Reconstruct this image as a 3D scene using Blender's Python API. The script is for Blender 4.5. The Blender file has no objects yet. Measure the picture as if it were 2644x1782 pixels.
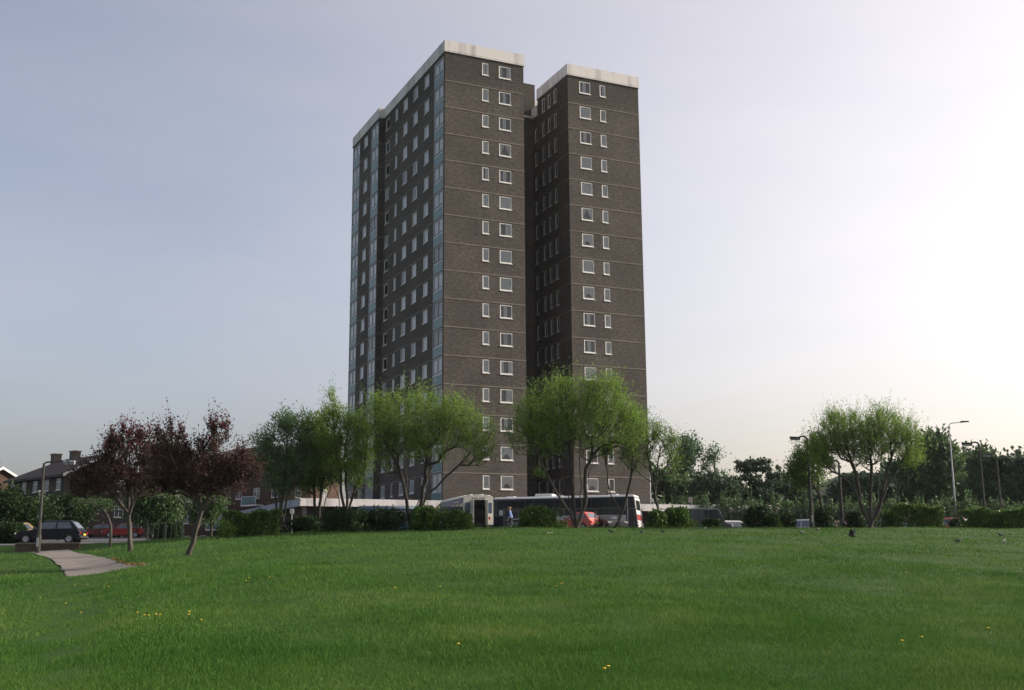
import bpy, bmesh, math, random
import numpy as np
from mathutils import Vector, Matrix

# ------------------------------------------------------------------ camera, sky, sun, exposure
SC = bpy.context.scene
COL = SC.collection
EYE = 1.6
FPX, PITCH, ROLL = 2916.85, 0.19, -0.0066          # focal length in pixels of a 2644 px wide frame
SUN_AZ, SUN_EL = math.radians(76.5), math.radians(28)  # azimuth clockwise from the view direction
fw = np.array([0, math.cos(PITCH), math.sin(PITCH)])
rt = np.array([1.0, 0, 0]); up = np.cross(rt, fw)
R2 = math.cos(ROLL)*rt + math.sin(ROLL)*up
U2 = -math.sin(ROLL)*rt + math.cos(ROLL)*up
cam = bpy.data.cameras.new('camera'); camo = bpy.data.objects.new('camera', cam); COL.objects.link(camo)
cam.sensor_fit = 'HORIZONTAL'; cam.sensor_width = 36; cam.lens = FPX/2644*36
cam.clip_start = 0.1; cam.clip_end = 5000
camo.matrix_world = Matrix(((R2[0], U2[0], -fw[0], 0), (R2[1], U2[1], -fw[1], 0), (R2[2], U2[2], -fw[2], EYE), (0, 0, 0, 1)))
SC.camera = camo

W = bpy.data.worlds.new('World'); SC.world = W; W.use_nodes = True
nt = W.node_tree; nt.nodes.clear()
out = nt.nodes.new('ShaderNodeOutputWorld'); bg = nt.nodes.new('ShaderNodeBackground')
sky = nt.nodes.new('ShaderNodeTexSky'); sky.sky_type = 'NISHITA'; sky.sun_disc = False
sky.sun_elevation = SUN_EL; sky.sun_rotation = SUN_AZ
sky.air_density = 1.1; sky.dust_density = 3.8; sky.ozone_density = 2.5; sky.altitude = 0
bg.inputs['Strength'].default_value = 0.148
# thin high cloud: faint soft streaks over the whole sky
tc = nt.nodes.new('ShaderNodeTexCoord'); mp = nt.nodes.new('ShaderNodeMapping'); mp.inputs['Scale'].default_value = (1.2, 1.2, 5.0)
nz = nt.nodes.new('ShaderNodeTexNoise'); nz.inputs['Scale'].default_value = 2.2; nz.inputs['Detail'].default_value = 6; nz.inputs['Roughness'].default_value = 0.55
mr = nt.nodes.new('ShaderNodeMapRange'); mr.inputs['From Min'].default_value = 0.35; mr.inputs['From Max'].default_value = 0.75; mr.inputs['To Min'].default_value = 0.0; mr.inputs['To Max'].default_value = 0.35
mixs = nt.nodes.new('ShaderNodeMix'); mixs.data_type = 'RGBA'
hs = nt.nodes.new('ShaderNodeHueSaturation'); hs.inputs['Saturation'].default_value = 0.25; hs.inputs['Value'].default_value = 1.12
hs0 = nt.nodes.new('ShaderNodeHueSaturation'); hs0.inputs['Saturation'].default_value = 0.65
nt.links.new(tc.outputs['Generated'], mp.inputs['Vector']); nt.links.new(mp.outputs['Vector'], nz.inputs['Vector'])
nt.links.new(nz.outputs['Fac'], mr.inputs['Value']); nt.links.new(mr.outputs['Result'], mixs.inputs['Factor'])
nt.links.new(sky.outputs['Color'], hs.inputs['Color']); nt.links.new(sky.outputs['Color'], hs0.inputs['Color'])
nt.links.new(hs0.outputs['Color'], mixs.inputs['A']); nt.links.new(hs.outputs['Color'], mixs.inputs['B'])
# warm haze that thickens towards the sun
gm = nt.nodes.new('ShaderNodeVectorMath'); gm.operation = 'DOT_PRODUCT'; gm.inputs[1].default_value = (math.sin(SUN_AZ)*math.cos(SUN_EL), math.cos(SUN_AZ)*math.cos(SUN_EL), math.sin(SUN_EL))
hz = nt.nodes.new('ShaderNodeMapRange'); hz.interpolation_type = 'SMOOTHSTEP'; hz.inputs['From Min'].default_value = 0.0; hz.inputs['From Max'].default_value = 0.66; hz.inputs['To Max'].default_value = 0.9
hv = nt.nodes.new('ShaderNodeVectorMath'); hv.operation = 'SCALE'; hv.inputs[0].default_value = (1.42, 1.08, 0.56)
ha = nt.nodes.new('ShaderNodeVectorMath'); ha.operation = 'ADD'
nt.links.new(tc.outputs['Generated'], gm.inputs[0]); nt.links.new(gm.outputs['Value'], hz.inputs['Value']); nt.links.new(hz.outputs['Result'], hv.inputs['Scale'])
nt.links.new(mixs.outputs['Result'], ha.inputs[0]); nt.links.new(hv.outputs[0], ha.inputs[1])
hm = nt.nodes.new('ShaderNodeVectorMath'); hm.operation = 'MULTIPLY'; hm.inputs[1].default_value = (1.045, 0.99, 1.015)
nt.links.new(ha.outputs[0], hm.inputs[0]); nt.links.new(hm.outputs[0], bg.inputs['Color']); nt.links.new(bg.outputs['Background'], out.inputs['Surface'])

sl = bpy.data.lights.new('sun', 'SUN'); so = bpy.data.objects.new('sun', sl); COL.objects.link(so)
sl.energy = 5.0; sl.angle = math.radians(0.6); sl.color = (1.0, 0.93, 0.82)
sdir = Vector((math.sin(SUN_AZ)*math.cos(SUN_EL), math.cos(SUN_AZ)*math.cos(SUN_EL), math.sin(SUN_EL)))
so.rotation_euler = sdir.to_track_quat('Z', 'Y').to_euler(); so.location = (60, 20, 60)
SC.view_settings.view_transform = 'Standard'; SC.view_settings.look = 'None'
SC.view_settings.exposure = 0.3; SC.view_settings.gamma = 1.0; SC.view_settings.use_curve_mapping = False
SC.render.engine = 'CYCLES'
SC.cycles.max_bounces = 6; SC.cycles.transparent_max_bounces = 12; SC.cycles.caustics_reflective = False; SC.cycles.caustics_refractive = False
SC.cycles.use_denoising = True
SC.cycles.sample_clamp_indirect = 4

# ------------------------------------------------------------------ helpers
def ray(px, row):
    return fw + R2*(px-1322)/FPX - U2*(row-891)/FPX
def at(px, row, D):
    d = ray(px, row); d = d*(D/d[1]); return np.array([d[0], D, d[2]+EYE])
def gx(px, D):
    p = at(px, 1400, D); return (p[0], D, float(terr(p[0], D)))

def smooth(a, b, x):
    t = np.clip((x-a)/(b-a), 0, 1); return t*t*(3-2*t)
_sx = np.linspace(-600, 3300, 400)
_sy = np.interp(_sx, [-600, 0, 200, 340, 490, 700, 900, 1322, 2644, 3300], [.037, .037, .038, .0445, .0470, .0502, .0522, .0543, .0508, .049])
_k = np.ones(15)/15; _sy = np.convolve(np.pad(_sy, 7, mode='edge'), _k, mode='valid')
def terr(x, y):
    """ground height: a meadow that climbs from the camera to a crest about 66 m away, with a car park behind"""
    x = np.asarray(x, float); y = np.asarray(y, float)
    yy = np.maximum(y, 6.0); px = 1322 + 2970*x/yy
    s = np.interp(px, _sx, _sy)
    dc = np.interp(px, [0, 250, 420], [62.3, 62.3, 66.0]); ln = np.interp(px, [0, 250, 470], [.9, 1.2, 20.0])
    zf = np.interp(x, [-60, -27, -17, -8, 7, 14, 60], [2.85, 2.85, 3.55, 3.82, 3.66, 3.0, 2.95])
    zl = 2.65+.032*(np.clip(y, 63, 116)-63); zf = np.where(x < -17, zf+(zl-zf)*np.clip((-17-x)/9, 0, 1), zf)
    near = s*np.minimum(y, dc)
    dip = .20*smooth(33.2, 34.6, y)*(1-smooth(40, 47, y))*(1-smooth(250, 420, px))
    t = smooth(0, 1, (y-dc)/ln)
    b = .035*np.sin(x*.55+1.3)*np.sin(y*.42) + .02*np.sin(x*1.7+y*.6)
    return near*(1-t) + zf*t - dip + b*(1-t)*smooth(2, 8, y)

class MB:
    """collects quads and n-gons; build() links them as one mesh object"""
    def __init__(s): s.v = []; s.f = []; s.m = []; s.uv = {}
    def quad(s, a, b, c, d, m=0, uv=None):
        n = len(s.v); s.v += [tuple(a), tuple(b), tuple(c), tuple(d)]; s.f.append((n, n+1, n+2, n+3)); s.m.append(m)
        if uv: s.uv[len(s.f)-1] = uv
    def poly(s, pts, m=0):
        n = len(s.v); s.v += [tuple(p) for p in pts]; s.f.append(tuple(range(n, n+len(pts)))); s.m.append(m)
    def box(s, x0, x1, y0, y1, z0, z1, m=0):
        n = len(s.v); s.v += [(x0,y0,z0),(x1,y0,z0),(x1,y1,z0),(x0,y1,z0),(x0,y0,z1),(x1,y0,z1),(x1,y1,z1),(x0,y1,z1)]
        for q in ((0,3,2,1),(4,5,6,7),(0,1,5,4),(1,2,6,5),(2,3,7,6),(3,0,4,7)): s.f.append(tuple(n+i for i in q)); s.m.append(m)
    def hexa(s, p, m=0):
        n = len(s.v); s.v += [tuple(q) for q in p]
        for q in ((0,3,2,1),(4,5,6,7),(0,1,5,4),(1,2,6,5),(2,3,7,6),(3,0,4,7)): s.f.append(tuple(n+i for i in q)); s.m.append(m)
    def tube(s, pts, rad, n=8, m=0, cap=True):
        pts = [np.array(p, float) for p in pts]; rings = []
        for i, p in enumerate(pts):
            d = pts[min(i+1, len(pts)-1)] - pts[max(i-1, 0)]; d = d/np.linalg.norm(d)
            a = np.cross(d, (0, 0, 1.0)) if abs(d[2]) < .95 else np.cross(d, (0, 1.0, 0)); a /= np.linalg.norm(a); b = np.cross(d, a)
            r = rad[i] if hasattr(rad, '__len__') else rad
            rings.append(len(s.v))
            for k in range(n):
                t = 2*math.pi*k/n; s.v.append(tuple(p + r*(math.cos(t)*a + math.sin(t)*b)))
        for i in range(len(pts)-1):
            for k in range(n):
                s.f.append((rings[i]+k, rings[i]+(k+1) % n, rings[i+1]+(k+1) % n, rings[i+1]+k)); s.m.append(m)
        if cap:
            s.f.append(tuple(rings[0]+k for k in range(n))[::-1]); s.m.append(m); s.f.append(tuple(rings[-1]+k for k in range(n))); s.m.append(m)
    def lathe(s, prof, n=16, c=(0,0,0), axis='z', m=0):
        """profile of (radius, height)"""
        base = len(s.v)
        for r, h in prof:
            for k in range(n):
                t = 2*math.pi*k/n; a, b = r*math.cos(t), r*math.sin(t)
                p = (a, b, h) if axis == 'z' else ((h, a, b) if axis == 'x' else (a, h, b))
                s.v.append((p[0]+c[0], p[1]+c[1], p[2]+c[2]))
        for i in range(len(prof)-1):
            for k in range(n):
                s.f.append((base+i*n+k, base+i*n+(k+1) % n, base+(i+1)*n+(k+1) % n, base+(i+1)*n+k)); s.m.append(m)
    def mesh(s, name, mats, smooth_=False):
        me = bpy.data.meshes.new(name); me.from_pydata(s.v, [], s.f)
        for mt in (mats if isinstance(mats, (list, tuple)) else [mats]): me.materials.append(mt)
        if any(s.m): me.polygons.foreach_set('material_index', s.m)
        if s.uv:
            uvl = me.uv_layers.new(name='UVMap')
            for fi, uv in s.uv.items():
                for k, li in enumerate(me.polygons[fi].loop_indices): uvl.data[li].uv = uv[k]
        if smooth_: me.polygons.foreach_set('use_smooth', [True]*len(me.polygons))
        me.update(); return me
    def build(s, name, mats, parent=None, smooth_=False, bevel=0, fix=False):
        me = s.mesh(name, mats, smooth_)
        if fix:
            bm = bmesh.new(); bm.from_mesh(me); bmesh.ops.remove_doubles(bm, verts=bm.verts, dist=1e-5); bmesh.ops.recalc_face_normals(bm, faces=bm.faces); bm.to_mesh(me); bm.free()
        o = link(name, me, parent)
        if bevel:
            b = o.modifiers.new('bevel', 'BEVEL'); b.width = bevel; b.segments = 2; b.limit_method = 'ANGLE'; b.angle_limit = math.radians(40)
        return o

def link(name, data, parent=None):
    o = bpy.data.objects.new(name, data); COL.objects.link(o)
    if parent is not None: o.parent = parent
    return o
def tag(o, label, cat, group=None, kind=None):
    o['label'] = label
    if cat: o['category'] = cat
    if group: o['group'] = group
    if kind: o['kind'] = kind
    return o
def thing(name, label, cat, loc=(0, 0, 0), rz=0, group=None):
    o = link(name, None); o.location = loc; o.rotation_euler = (0, 0, rz); return tag(o, label, cat, group)
def npmesh(name, verts, faces, mat, smooth_=False, mats_idx=None):
    verts = np.asarray(verts, np.float32).reshape(-1, 3); faces = np.asarray(faces, np.int32); n, k = faces.shape
    me = bpy.data.meshes.new(name); me.vertices.add(len(verts)); me.vertices.foreach_set('co', verts.ravel())
    me.loops.add(n*k); me.loops.foreach_set('vertex_index', faces.ravel())
    me.polygons.add(n); me.polygons.foreach_set('loop_start', np.arange(0, n*k, k, dtype=np.int32))
    for mt in (mat if isinstance(mat, (list, tuple)) else [mat]): me.materials.append(mt)
    if mats_idx is not None: me.polygons.foreach_set('material_index', np.asarray(mats_idx, np.int32))
    if smooth_: me.polygons.foreach_set('use_smooth', np.ones(n, bool))
    me.update(calc_edges=True); return me

# ------------------------------------------------------------------ materials
MATS = {}
def N(m, t, **kw):
    n = m.node_tree.nodes.new(t)
    for k, v in kw.items():
        if k in n.inputs: n.inputs[k].default_value = v
        else: setattr(n, k, v)
    return n
def pm(name, col, col2=None, scale=3.0, rough=.8, metal=0, spec=.5, bump=0, stretch=(1, 1, 1), lo=.35, hi=.65, detail=5):
    """plain principled surface with a noise-driven second colour"""
    if name in MATS: return MATS[name]
    m = bpy.data.materials.new(name); m.use_nodes = True; L = m.node_tree.links
    b = m.node_tree.nodes['Principled BSDF']; b.inputs['Roughness'].default_value = rough; b.inputs['Metallic'].default_value = metal
    b.inputs['Specular IOR Level'].default_value = spec
    c1 = (*col, 1)
    if col2 is None: col2 = tuple(c*.8 for c in col)
    tc = N(m, 'ShaderNodeTexCoord'); mp = N(m, 'ShaderNodeMapping'); mp.inputs['Scale'].default_value = stretch
    nz = N(m, 'ShaderNodeTexNoise', Scale=scale, Detail=detail); cr = N(m, 'ShaderNodeValToRGB')
    cr.color_ramp.elements[0].position = lo; cr.color_ramp.elements[0].color = c1; cr.color_ramp.elements[1].position = hi; cr.color_ramp.elements[1].color = (*col2, 1)
    L.new(tc.outputs['Object'], mp.inputs['Vector']); L.new(mp.outputs['Vector'], nz.inputs['Vector']); L.new(nz.outputs['Fac'], cr.inputs['Fac']); L.new(cr.outputs['Color'], b.inputs['Base Color'])
    if bump:
        bp = N(m, 'ShaderNodeBump', Strength=bump, Distance=.02); L.new(nz.outputs['Fac'], bp.inputs['Height']); L.new(bp.outputs['Normal'], b.inputs['Normal'])
    MATS[name] = m; return m
def leafmat(name, cols, transl=.35, nscale=.6, rough=.55):
    """per-leaf random colour between the given stops, part of the light passing through"""
    m = bpy.data.materials.new(name); m.use_nodes = True; L = m.node_tree.links; b = m.node_tree.nodes['Principled BSDF']
    b.inputs['Roughness'].default_value = rough; b.inputs['Specular IOR Level'].default_value = .12
    g = N(m, 'ShaderNodeNewGeometry'); cr = N(m, 'ShaderNodeValToRGB'); e = cr.color_ramp.elements
    tc = N(m, 'ShaderNodeTexCoord'); nz = N(m, 'ShaderNodeTexNoise', Scale=nscale, Detail=3.0)
    ad = N(m, 'ShaderNodeMath', operation='MULTIPLY_ADD'); ad.inputs[1].default_value = .65
    sb = N(m, 'ShaderNodeMath', operation='MULTIPLY_ADD'); sb.inputs[1].default_value = 1.1; sb.inputs[2].default_value = -.38
    L.new(tc.outputs['Object'], nz.inputs['Vector']); L.new(nz.outputs['Fac'], sb.inputs[0]); L.new(g.outputs['Random Per Island'], ad.inputs[0]); L.new(sb.outputs[0], ad.inputs[2]); L.new(ad.outputs[0], cr.inputs['Fac'])
    while len(e) < len(cols): e.new(.5)
    for i, (p, c) in enumerate(cols): e[i].position = p; e[i].color = (*c, 1)
    L.new(cr.outputs['Color'], b.inputs['Base Color'])
    if transl:
        tr = N(m, 'ShaderNodeBsdfTranslucent'); mx = N(m, 'ShaderNodeMixShader'); mx.inputs[0].default_value = transl; o = m.node_tree.nodes['Material Output']
        L.new(cr.outputs['Color'], tr.inputs['Color']); L.new(b.outputs[0], mx.inputs[1]); L.new(tr.outputs[0], mx.inputs[2]); L.new(mx.outputs[0], o.inputs['Surface'])
    MATS[name] = m; return m
def brickmat(name, c1, c2, mortar, patch=.5, soot=False):
    """small bricks in UV metres with weathered patches"""
    m = bpy.data.materials.new(name); m.use_nodes = True; L = m.node_tree.links; b = m.node_tree.nodes['Principled BSDF']; b.inputs['Roughness'].default_value = .9; b.inputs['Specular IOR Level'].default_value = .2
    uv = N(m, 'ShaderNodeUVMap'); br = N(m, 'ShaderNodeTexBrick', Scale=1.0)
    br.inputs['Brick Width'].default_value = .225; br.inputs['Row Height'].default_value = .075; br.inputs['Mortar Size'].default_value = .007
    br.inputs['Color1'].default_value = (*c1, 1); br.inputs['Color2'].default_value = (*c2, 1); br.inputs['Mortar'].default_value = (*mortar, 1); br.inputs['Bias'].default_value = -.1
    mp = N(m, 'ShaderNodeMapping'); mp.inputs['Scale'].default_value = (1.0, 2.4, 1); n1 = N(m, 'ShaderNodeTexNoise', Scale=2.3, Detail=8.0, Roughness=.8)
    mr = N(m, 'ShaderNodeMapRange'); mr.inputs['From Min'].default_value = .3; mr.inputs['From Max'].default_value = .7; mr.inputs['To Min'].default_value = 1-patch*.6; mr.inputs['To Max'].default_value = 1+patch*.6
    n2 = N(m, 'ShaderNodeTexNoise', Scale=.22, Detail=3.0); mr2 = N(m, 'ShaderNodeMapRange'); mr2.inputs['From Min'].default_value = .3; mr2.inputs['From Max'].default_value = .7; mr2.inputs['To Min'].default_value = .8; mr2.inputs['To Max'].default_value = 1.15
    v1 = N(m, 'ShaderNodeVectorMath', operation='SCALE'); v2 = N(m, 'ShaderNodeVectorMath', operation='SCALE')
    L.new(uv.outputs[0], br.inputs['Vector']); L.new(uv.outputs[0], mp.inputs['Vector']); L.new(mp.outputs[0], n1.inputs['Vector']); L.new(uv.outputs[0], n2.inputs['Vector'])
    L.new(n1.outputs['Fac'], mr.inputs['Value']); L.new(n2.outputs['Fac'], mr2.inputs['Value'])
    L.new(br.outputs['Color'], v1.inputs[0]); L.new(mr.outputs['Result'], v1.inputs['Scale']); L.new(v1.outputs[0], v2.inputs[0]); L.new(mr2.outputs['Result'], v2.inputs['Scale']); 
    if soot:   # sooty weathering on the brickwork just under the parapet, ragged lower edge
        sp = N(m, 'ShaderNodeSeparateXYZ'); ad = N(m, 'ShaderNodeMath', operation='ADD'); mr3 = N(m, 'ShaderNodeMapRange'); mr3.inputs['From Min'].default_value = -1.2; mr3.inputs['From Max'].default_value = 1.4; mr3.inputs['To Min'].default_value = 1.0; mr3.inputs['To Max'].default_value = .72
        mm = N(m, 'ShaderNodeMath', operation='MULTIPLY'); mm.inputs[1].default_value = 3.0; v3 = N(m, 'ShaderNodeVectorMath', operation='SCALE')
        L.new(uv.outputs[0], sp.inputs[0]); L.new(n2.outputs['Fac'], mm.inputs[0]); L.new(mm.outputs[0], ad.inputs[0]); L.new(sp.outputs['Y'], ad.inputs[1]); sb = N(m, 'ShaderNodeMath', operation='SUBTRACT'); sb.inputs[1].default_value = 1.5; L.new(ad.outputs[0], sb.inputs[0]); L.new(sb.outputs[0], mr3.inputs['Value'])
        L.new(v2.outputs[0], v3.inputs[0]); L.new(mr3.outputs['Result'], v3.inputs['Scale']); L.new(v3.outputs[0], b.inputs['Base Color'])
    else: L.new(v2.outputs[0], b.inputs['Base Color'])
    bp = N(m, 'ShaderNodeBump', Strength=.25, Distance=.01); L.new(br.outputs['Fac'], bp.inputs['Height']); bp.invert = True; L.new(bp.outputs['Normal'], b.inputs['Normal'])
    MATS[name] = m; return m
def glassmat(name, tint=(.55, .6, .62), refl=1.0, ior=1.6):
    """thin pane: mirrors by Fresnel, else lets light through with a tint"""
    m = bpy.data.materials.new(name); m.use_nodes = True; L = m.node_tree.links; nt = m.node_tree; nt.nodes.remove(nt.nodes['Principled BSDF'])
    tr = N(m, 'ShaderNodeBsdfTransparent'); tr.inputs['Color'].default_value = (*tint, 1); gl = N(m, 'ShaderNodeBsdfGlossy'); gl.inputs['Roughness'].default_value = .03; gl.inputs['Color'].default_value = (refl, refl, refl, 1)
    fr = N(m, 'ShaderNodeFresnel'); fr.inputs['IOR'].default_value = ior; mx = N(m, 'ShaderNodeMixShader')
    L.new(fr.outputs[0], mx.inputs[0]); L.new(tr.outputs[0], mx.inputs[1]); L.new(gl.outputs[0], mx.inputs[2]); L.new(mx.outputs[0], nt.nodes['Material Output'].inputs['Surface'])
    MATS[name] = m; return m
M_brick = brickmat('brown brick', (.097, .080, .068), (.065, .056, .050), (.125, .112, .10), 1.0, True)
M_brick2 = brickmat('red brown brick', (.10, .052, .038), (.075, .042, .032), (.12, .10, .085), .5)
M_conc = pm('painted concrete fascia', (.69, .645, .615), (.36, .335, .32), 1.1, .85, stretch=(1.0, 1.0, .14), lo=.48, hi=.80, bump=.1, detail=8)
M_band = pm('concrete floor band', (.21, .175, .135), (.15, .125, .10), 1.5, .9)
M_white = pm('white window paint', (.82, .79, .74), (.70, .67, .63), 4, .5)
M_teal = pm('teal spandrel panel', (.060, .175, .178), (.048, .150, .155), .8, .35)
M_bayframe = pm('grey bay frame', (.60, .61, .62), (.50, .51, .53), 2, .5)
M_glass = glassmat('window glass', (.93, .94, .95), 1.0, 1.6)
M_net = pm('net curtain', (.92, .93, .94), (.80, .81, .83), 6, .9, stretch=(6, 6, .6))
M_curt = pm('pale curtain', (.75, .72, .66), (.60, .58, .54), 7, .9, stretch=(6, 6, .5))
M_room = pm('dim room lining', (.30, .31, .32), (.22, .22, .23), 1, .9)
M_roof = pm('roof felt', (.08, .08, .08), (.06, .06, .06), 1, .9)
M_dark = pm('dark door paint', (.035, .035, .04), (.025, .025, .028), 2, .6)
M_asph = pm('asphalt', (.075, .075, .078), (.055, .055, .06), 2.0, .9, bump=.1)
M_path = pm('worn path asphalt', (.175, .148, .124), (.12, .104, .09), 1.2, .92, bump=.15, detail=8)
M_soil = pm('bare soil', (.07, .05, .035), (.05, .038, .028), 5, .95)

# ------------------------------------------------------------------ ground
def grass_ground():
    m = bpy.data.materials.new('meadow'); m.use_nodes = True; L = m.node_tree.links; b = m.node_tree.nodes['Principled BSDF']; b.inputs['Roughness'].default_value = .9; b.inputs['Specular IOR Level'].default_value = .1
    tc = N(m, 'ShaderNodeTexCoord'); n1 = N(m, 'ShaderNodeTexNoise', Scale=.9, Detail=8.0, Roughness=.7); n2 = N(m, 'ShaderNodeTexNoise', Scale=14.0, Detail=4.0)
    c1 = N(m, 'ShaderNodeValToRGB'); e = c1.color_ramp.elements; e[0].position = .3; e[0].color = (.024, .060, .009, 1); e[1].position = .7; e[1].color = (.05, .11, .016, 1)
    mx = N(m, 'ShaderNodeMix'); mx.data_type = 'RGBA'; mx.blend_type = 'MULTIPLY'; mx.inputs['Factor'].default_value = .6
    L.new(tc.outputs['Object'], n1.inputs['Vector']); L.new(tc.outputs['Object'], n2.inputs['Vector']); L.new(n1.outputs['Fac'], c1.inputs['Fac']); L.new(c1.outputs['Color'], mx.inputs['A']); L.new(n2.outputs['Color'], mx.inputs['B']); L.new(mx.outputs['Result'], b.inputs['Base Color'])
    return m
M_ground = grass_ground()
xs = np.concatenate([np.linspace(-1500, -90, 24), np.arange(-85, 86, 1.0), np.linspace(90, 1500, 24)])
ys = np.concatenate([np.linspace(-300, -6, 12), np.arange(-4, 110, .8), np.linspace(112, 2500, 40)])
X, Y = np.meshgrid(xs, ys); Z = terr(X, Y); Z = np.where(Y < 0, 0*Z, Z)
nx, ny = len(xs), len(ys); idx = np.arange(nx*ny).reshape(ny, nx)
F = np.stack([idx[:-1, :-1], idx[:-1, 1:], idx[1:, 1:], idx[1:, :-1]], -1).reshape(-1, 4)
g = link('ground', npmesh('ground', np.stack([X, Y, Z], -1), F, M_ground, True)); g['kind'] = 'structure'; g['label'] = 'green meadow sloping up to a crest below the tower'

def sheet(name, poly_fn, x0, x1, y0, y1, step, mat, lift=.02):
    a = np.arange(x0, x1+1e-6, step); b = np.arange(y0, y1+1e-6, step); X, Y = np.meshgrid(a, b)
    if poly_fn: X, Y = poly_fn(X, Y)
    Zz = terr(X, Y)+lift; i = np.arange(len(a)*len(b)).reshape(len(b), len(a))
    F = np.stack([i[:-1, :-1], i[:-1, 1:], i[1:, 1:], i[1:, :-1]], -1).reshape(-1, 4)
    o = link(name, npmesh(name, np.stack([X, Y, Zz], -1), F, mat, True)); o['kind'] = 'structure'; return o
cp = sheet('car_park', None, -19, 62, 76, 108, 1.0, M_asph); cp['label'] = 'dark asphalt car park in front of the tower'
rd = sheet('road', None, -75, -24.2, 63.8, 117, .8, M_asph, .03); rd['label'] = 'grey asphalt road beside the parked dark hatchback'
# footpath: from the T-junction behind the near bank up to the low wall
def strip(name, pts, w, mat, lift, label):
    pts = np.array(pts, float); seg = []
    for i in range(len(pts)-1):
        n = max(2, int(np.linalg.norm(pts[i+1]-pts[i])/.4))
        for k in range(n): seg.append(pts[i]+(pts[i+1]-pts[i])*k/n)
    seg.append(pts[-1]); seg = np.array(seg); t = np.gradient(seg, axis=0); t /= np.linalg.norm(t, axis=1)[:, None]; nr = np.stack([-t[:, 1], t[:, 0]], -1)
    rng = np.random.default_rng(5); cols = 7; V = []
    wob = rng.normal(0, .05, (len(seg), 2))
    for k in range(cols):
        f = (k/(cols-1)-.5); off = f*w + (wob[:, 0] if k == 0 else wob[:, 1] if k == cols-1 else 0); q = seg+nr*np.asarray(off).reshape(-1, 1)
        V.append(np.stack([q[:, 0], q[:, 1], terr(q[:, 0], q[:, 1])+lift], -1))
    V = np.stack(V, 1); i = np.arange(len(seg)*cols).reshape(len(seg), cols)
    F = np.stack([i[:-1, :-1], i[1:, :-1], i[1:, 1:], i[:-1, 1:]], -1).reshape(-1, 4)
    o = link(name, npmesh(name, V, F[:, ::-1], mat, True)); o['kind'] = 'structure'; o['label'] = label; return o
PATH = [(-11.9, 33.9), (-16.4, 44.0), (-25.0, 61.9)]
strip('path', PATH, 1.85, M_path, .035, 'worn pale asphalt footpath climbing to the low wall')
PATH2 = [(-11.0, 34.8), (-18, 34.3), (-40, 33.6)]
strip('path', PATH2, 1.1, M_path, .025, 'narrow side path half hidden behind the grass bank')

# ------------------------------------------------------------------ tower block
TH = 1.141
TC = np.array([-6.3135, 102.4191, 45.8326+EYE]); TU = np.array([math.sin(TH), math.cos(TH), 0]); TV = np.array([-math.cos(TH), math.sin(TH), 0])
ANG_F = math.atan2(TU[1], TU[0])              # local x along the front, local y inwards
ANG_S = ANG_F - math.pi/2                     # local x along -v, local y = +u (inwards of the left side)
tw, tg, tw2, tL, tL2, tq = 8.40, 4.97, 8.33, 18.62, 28.67, .63
ZB = 3.55-TC[2]; ST = 2.7; NS = 16
tower = thing('tower_block', 'tall brown brick tower block of two joined wings with white parapets', 'tower block', tuple(TC), ANG_F)
def rel(u, v, z): return (u, v, z)           # children use the tower's own axes: x = u, y = v

def wall(o, d, n, width, z0, z1, holes, depth, name='wall', mat=None):
    """wall sheet in the tower's axes: origin o (u,v), direction d, inward normal n, with real openings"""
    o = np.array(o, float); d = np.array(d, float); n = np.array(n, float); mb = MB()
    ca = sorted(set([0, width]+[round(h[0], 4) for h in holes]+[round(h[1], 4) for h in holes])); cz = sorted(set([z0, z1]+[round(h[2], 4) for h in holes]+[round(h[3], 4) for h in holes]))
    def P(a, z, t=0): q = o+d*a+n*t; return (q[0], q[1], z)
    hs = [tuple(round(x, 4) for x in h) for h in holes]
    for j in range(len(cz)-1):
        run = None
        for i in range(len(ca)-1):
            ma, mz = (ca[i]+ca[i+1])/2, (cz[j]+cz[j+1])/2
            solid = not any(h[0] < ma < h[1] and h[2] < mz < h[3] for h in hs)
            if solid and run is None: run = ca[i]
            if run is not None and (not solid or i == len(ca)-2):
                e = ca[i+1] if solid else ca[i]
                mb.quad(P(run, cz[j]), P(e, cz[j]), P(e, cz[j+1]), P(run, cz[j+1]), uv=[(run, cz[j]), (e, cz[j]), (e, cz[j+1]), (run, cz[j+1])]); run = None
    for a0, a1, b0, b1 in hs:
        for p in ((P(a0, b0), P(a0, b0, depth), P(a0, b1, depth), P(a0, b1)), (P(a1, b0), P(a1, b1), P(a1, b1, depth), P(a1, b0, depth)), (P(a0, b1), P(a0, b1, depth), P(a1, b1, depth), P(a1, b1)), (P(a0, b0), P(a1, b0), P(a1, b0, depth), P(a0, b0, depth))):
            mb.quad(*p, uv=[(0, 0), (.1, 0), (.1, .3), (0, .3)])
    return mb.build(name, mat or M_brick, tower)

def floors(): return [(-ST*(k+1)+ST) for k in range(NS)]   # course under each storey: 0, -2.7 ...
WZ0, WZ1 = 1.27, 2.55
rngw = random.Random(11)
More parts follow.
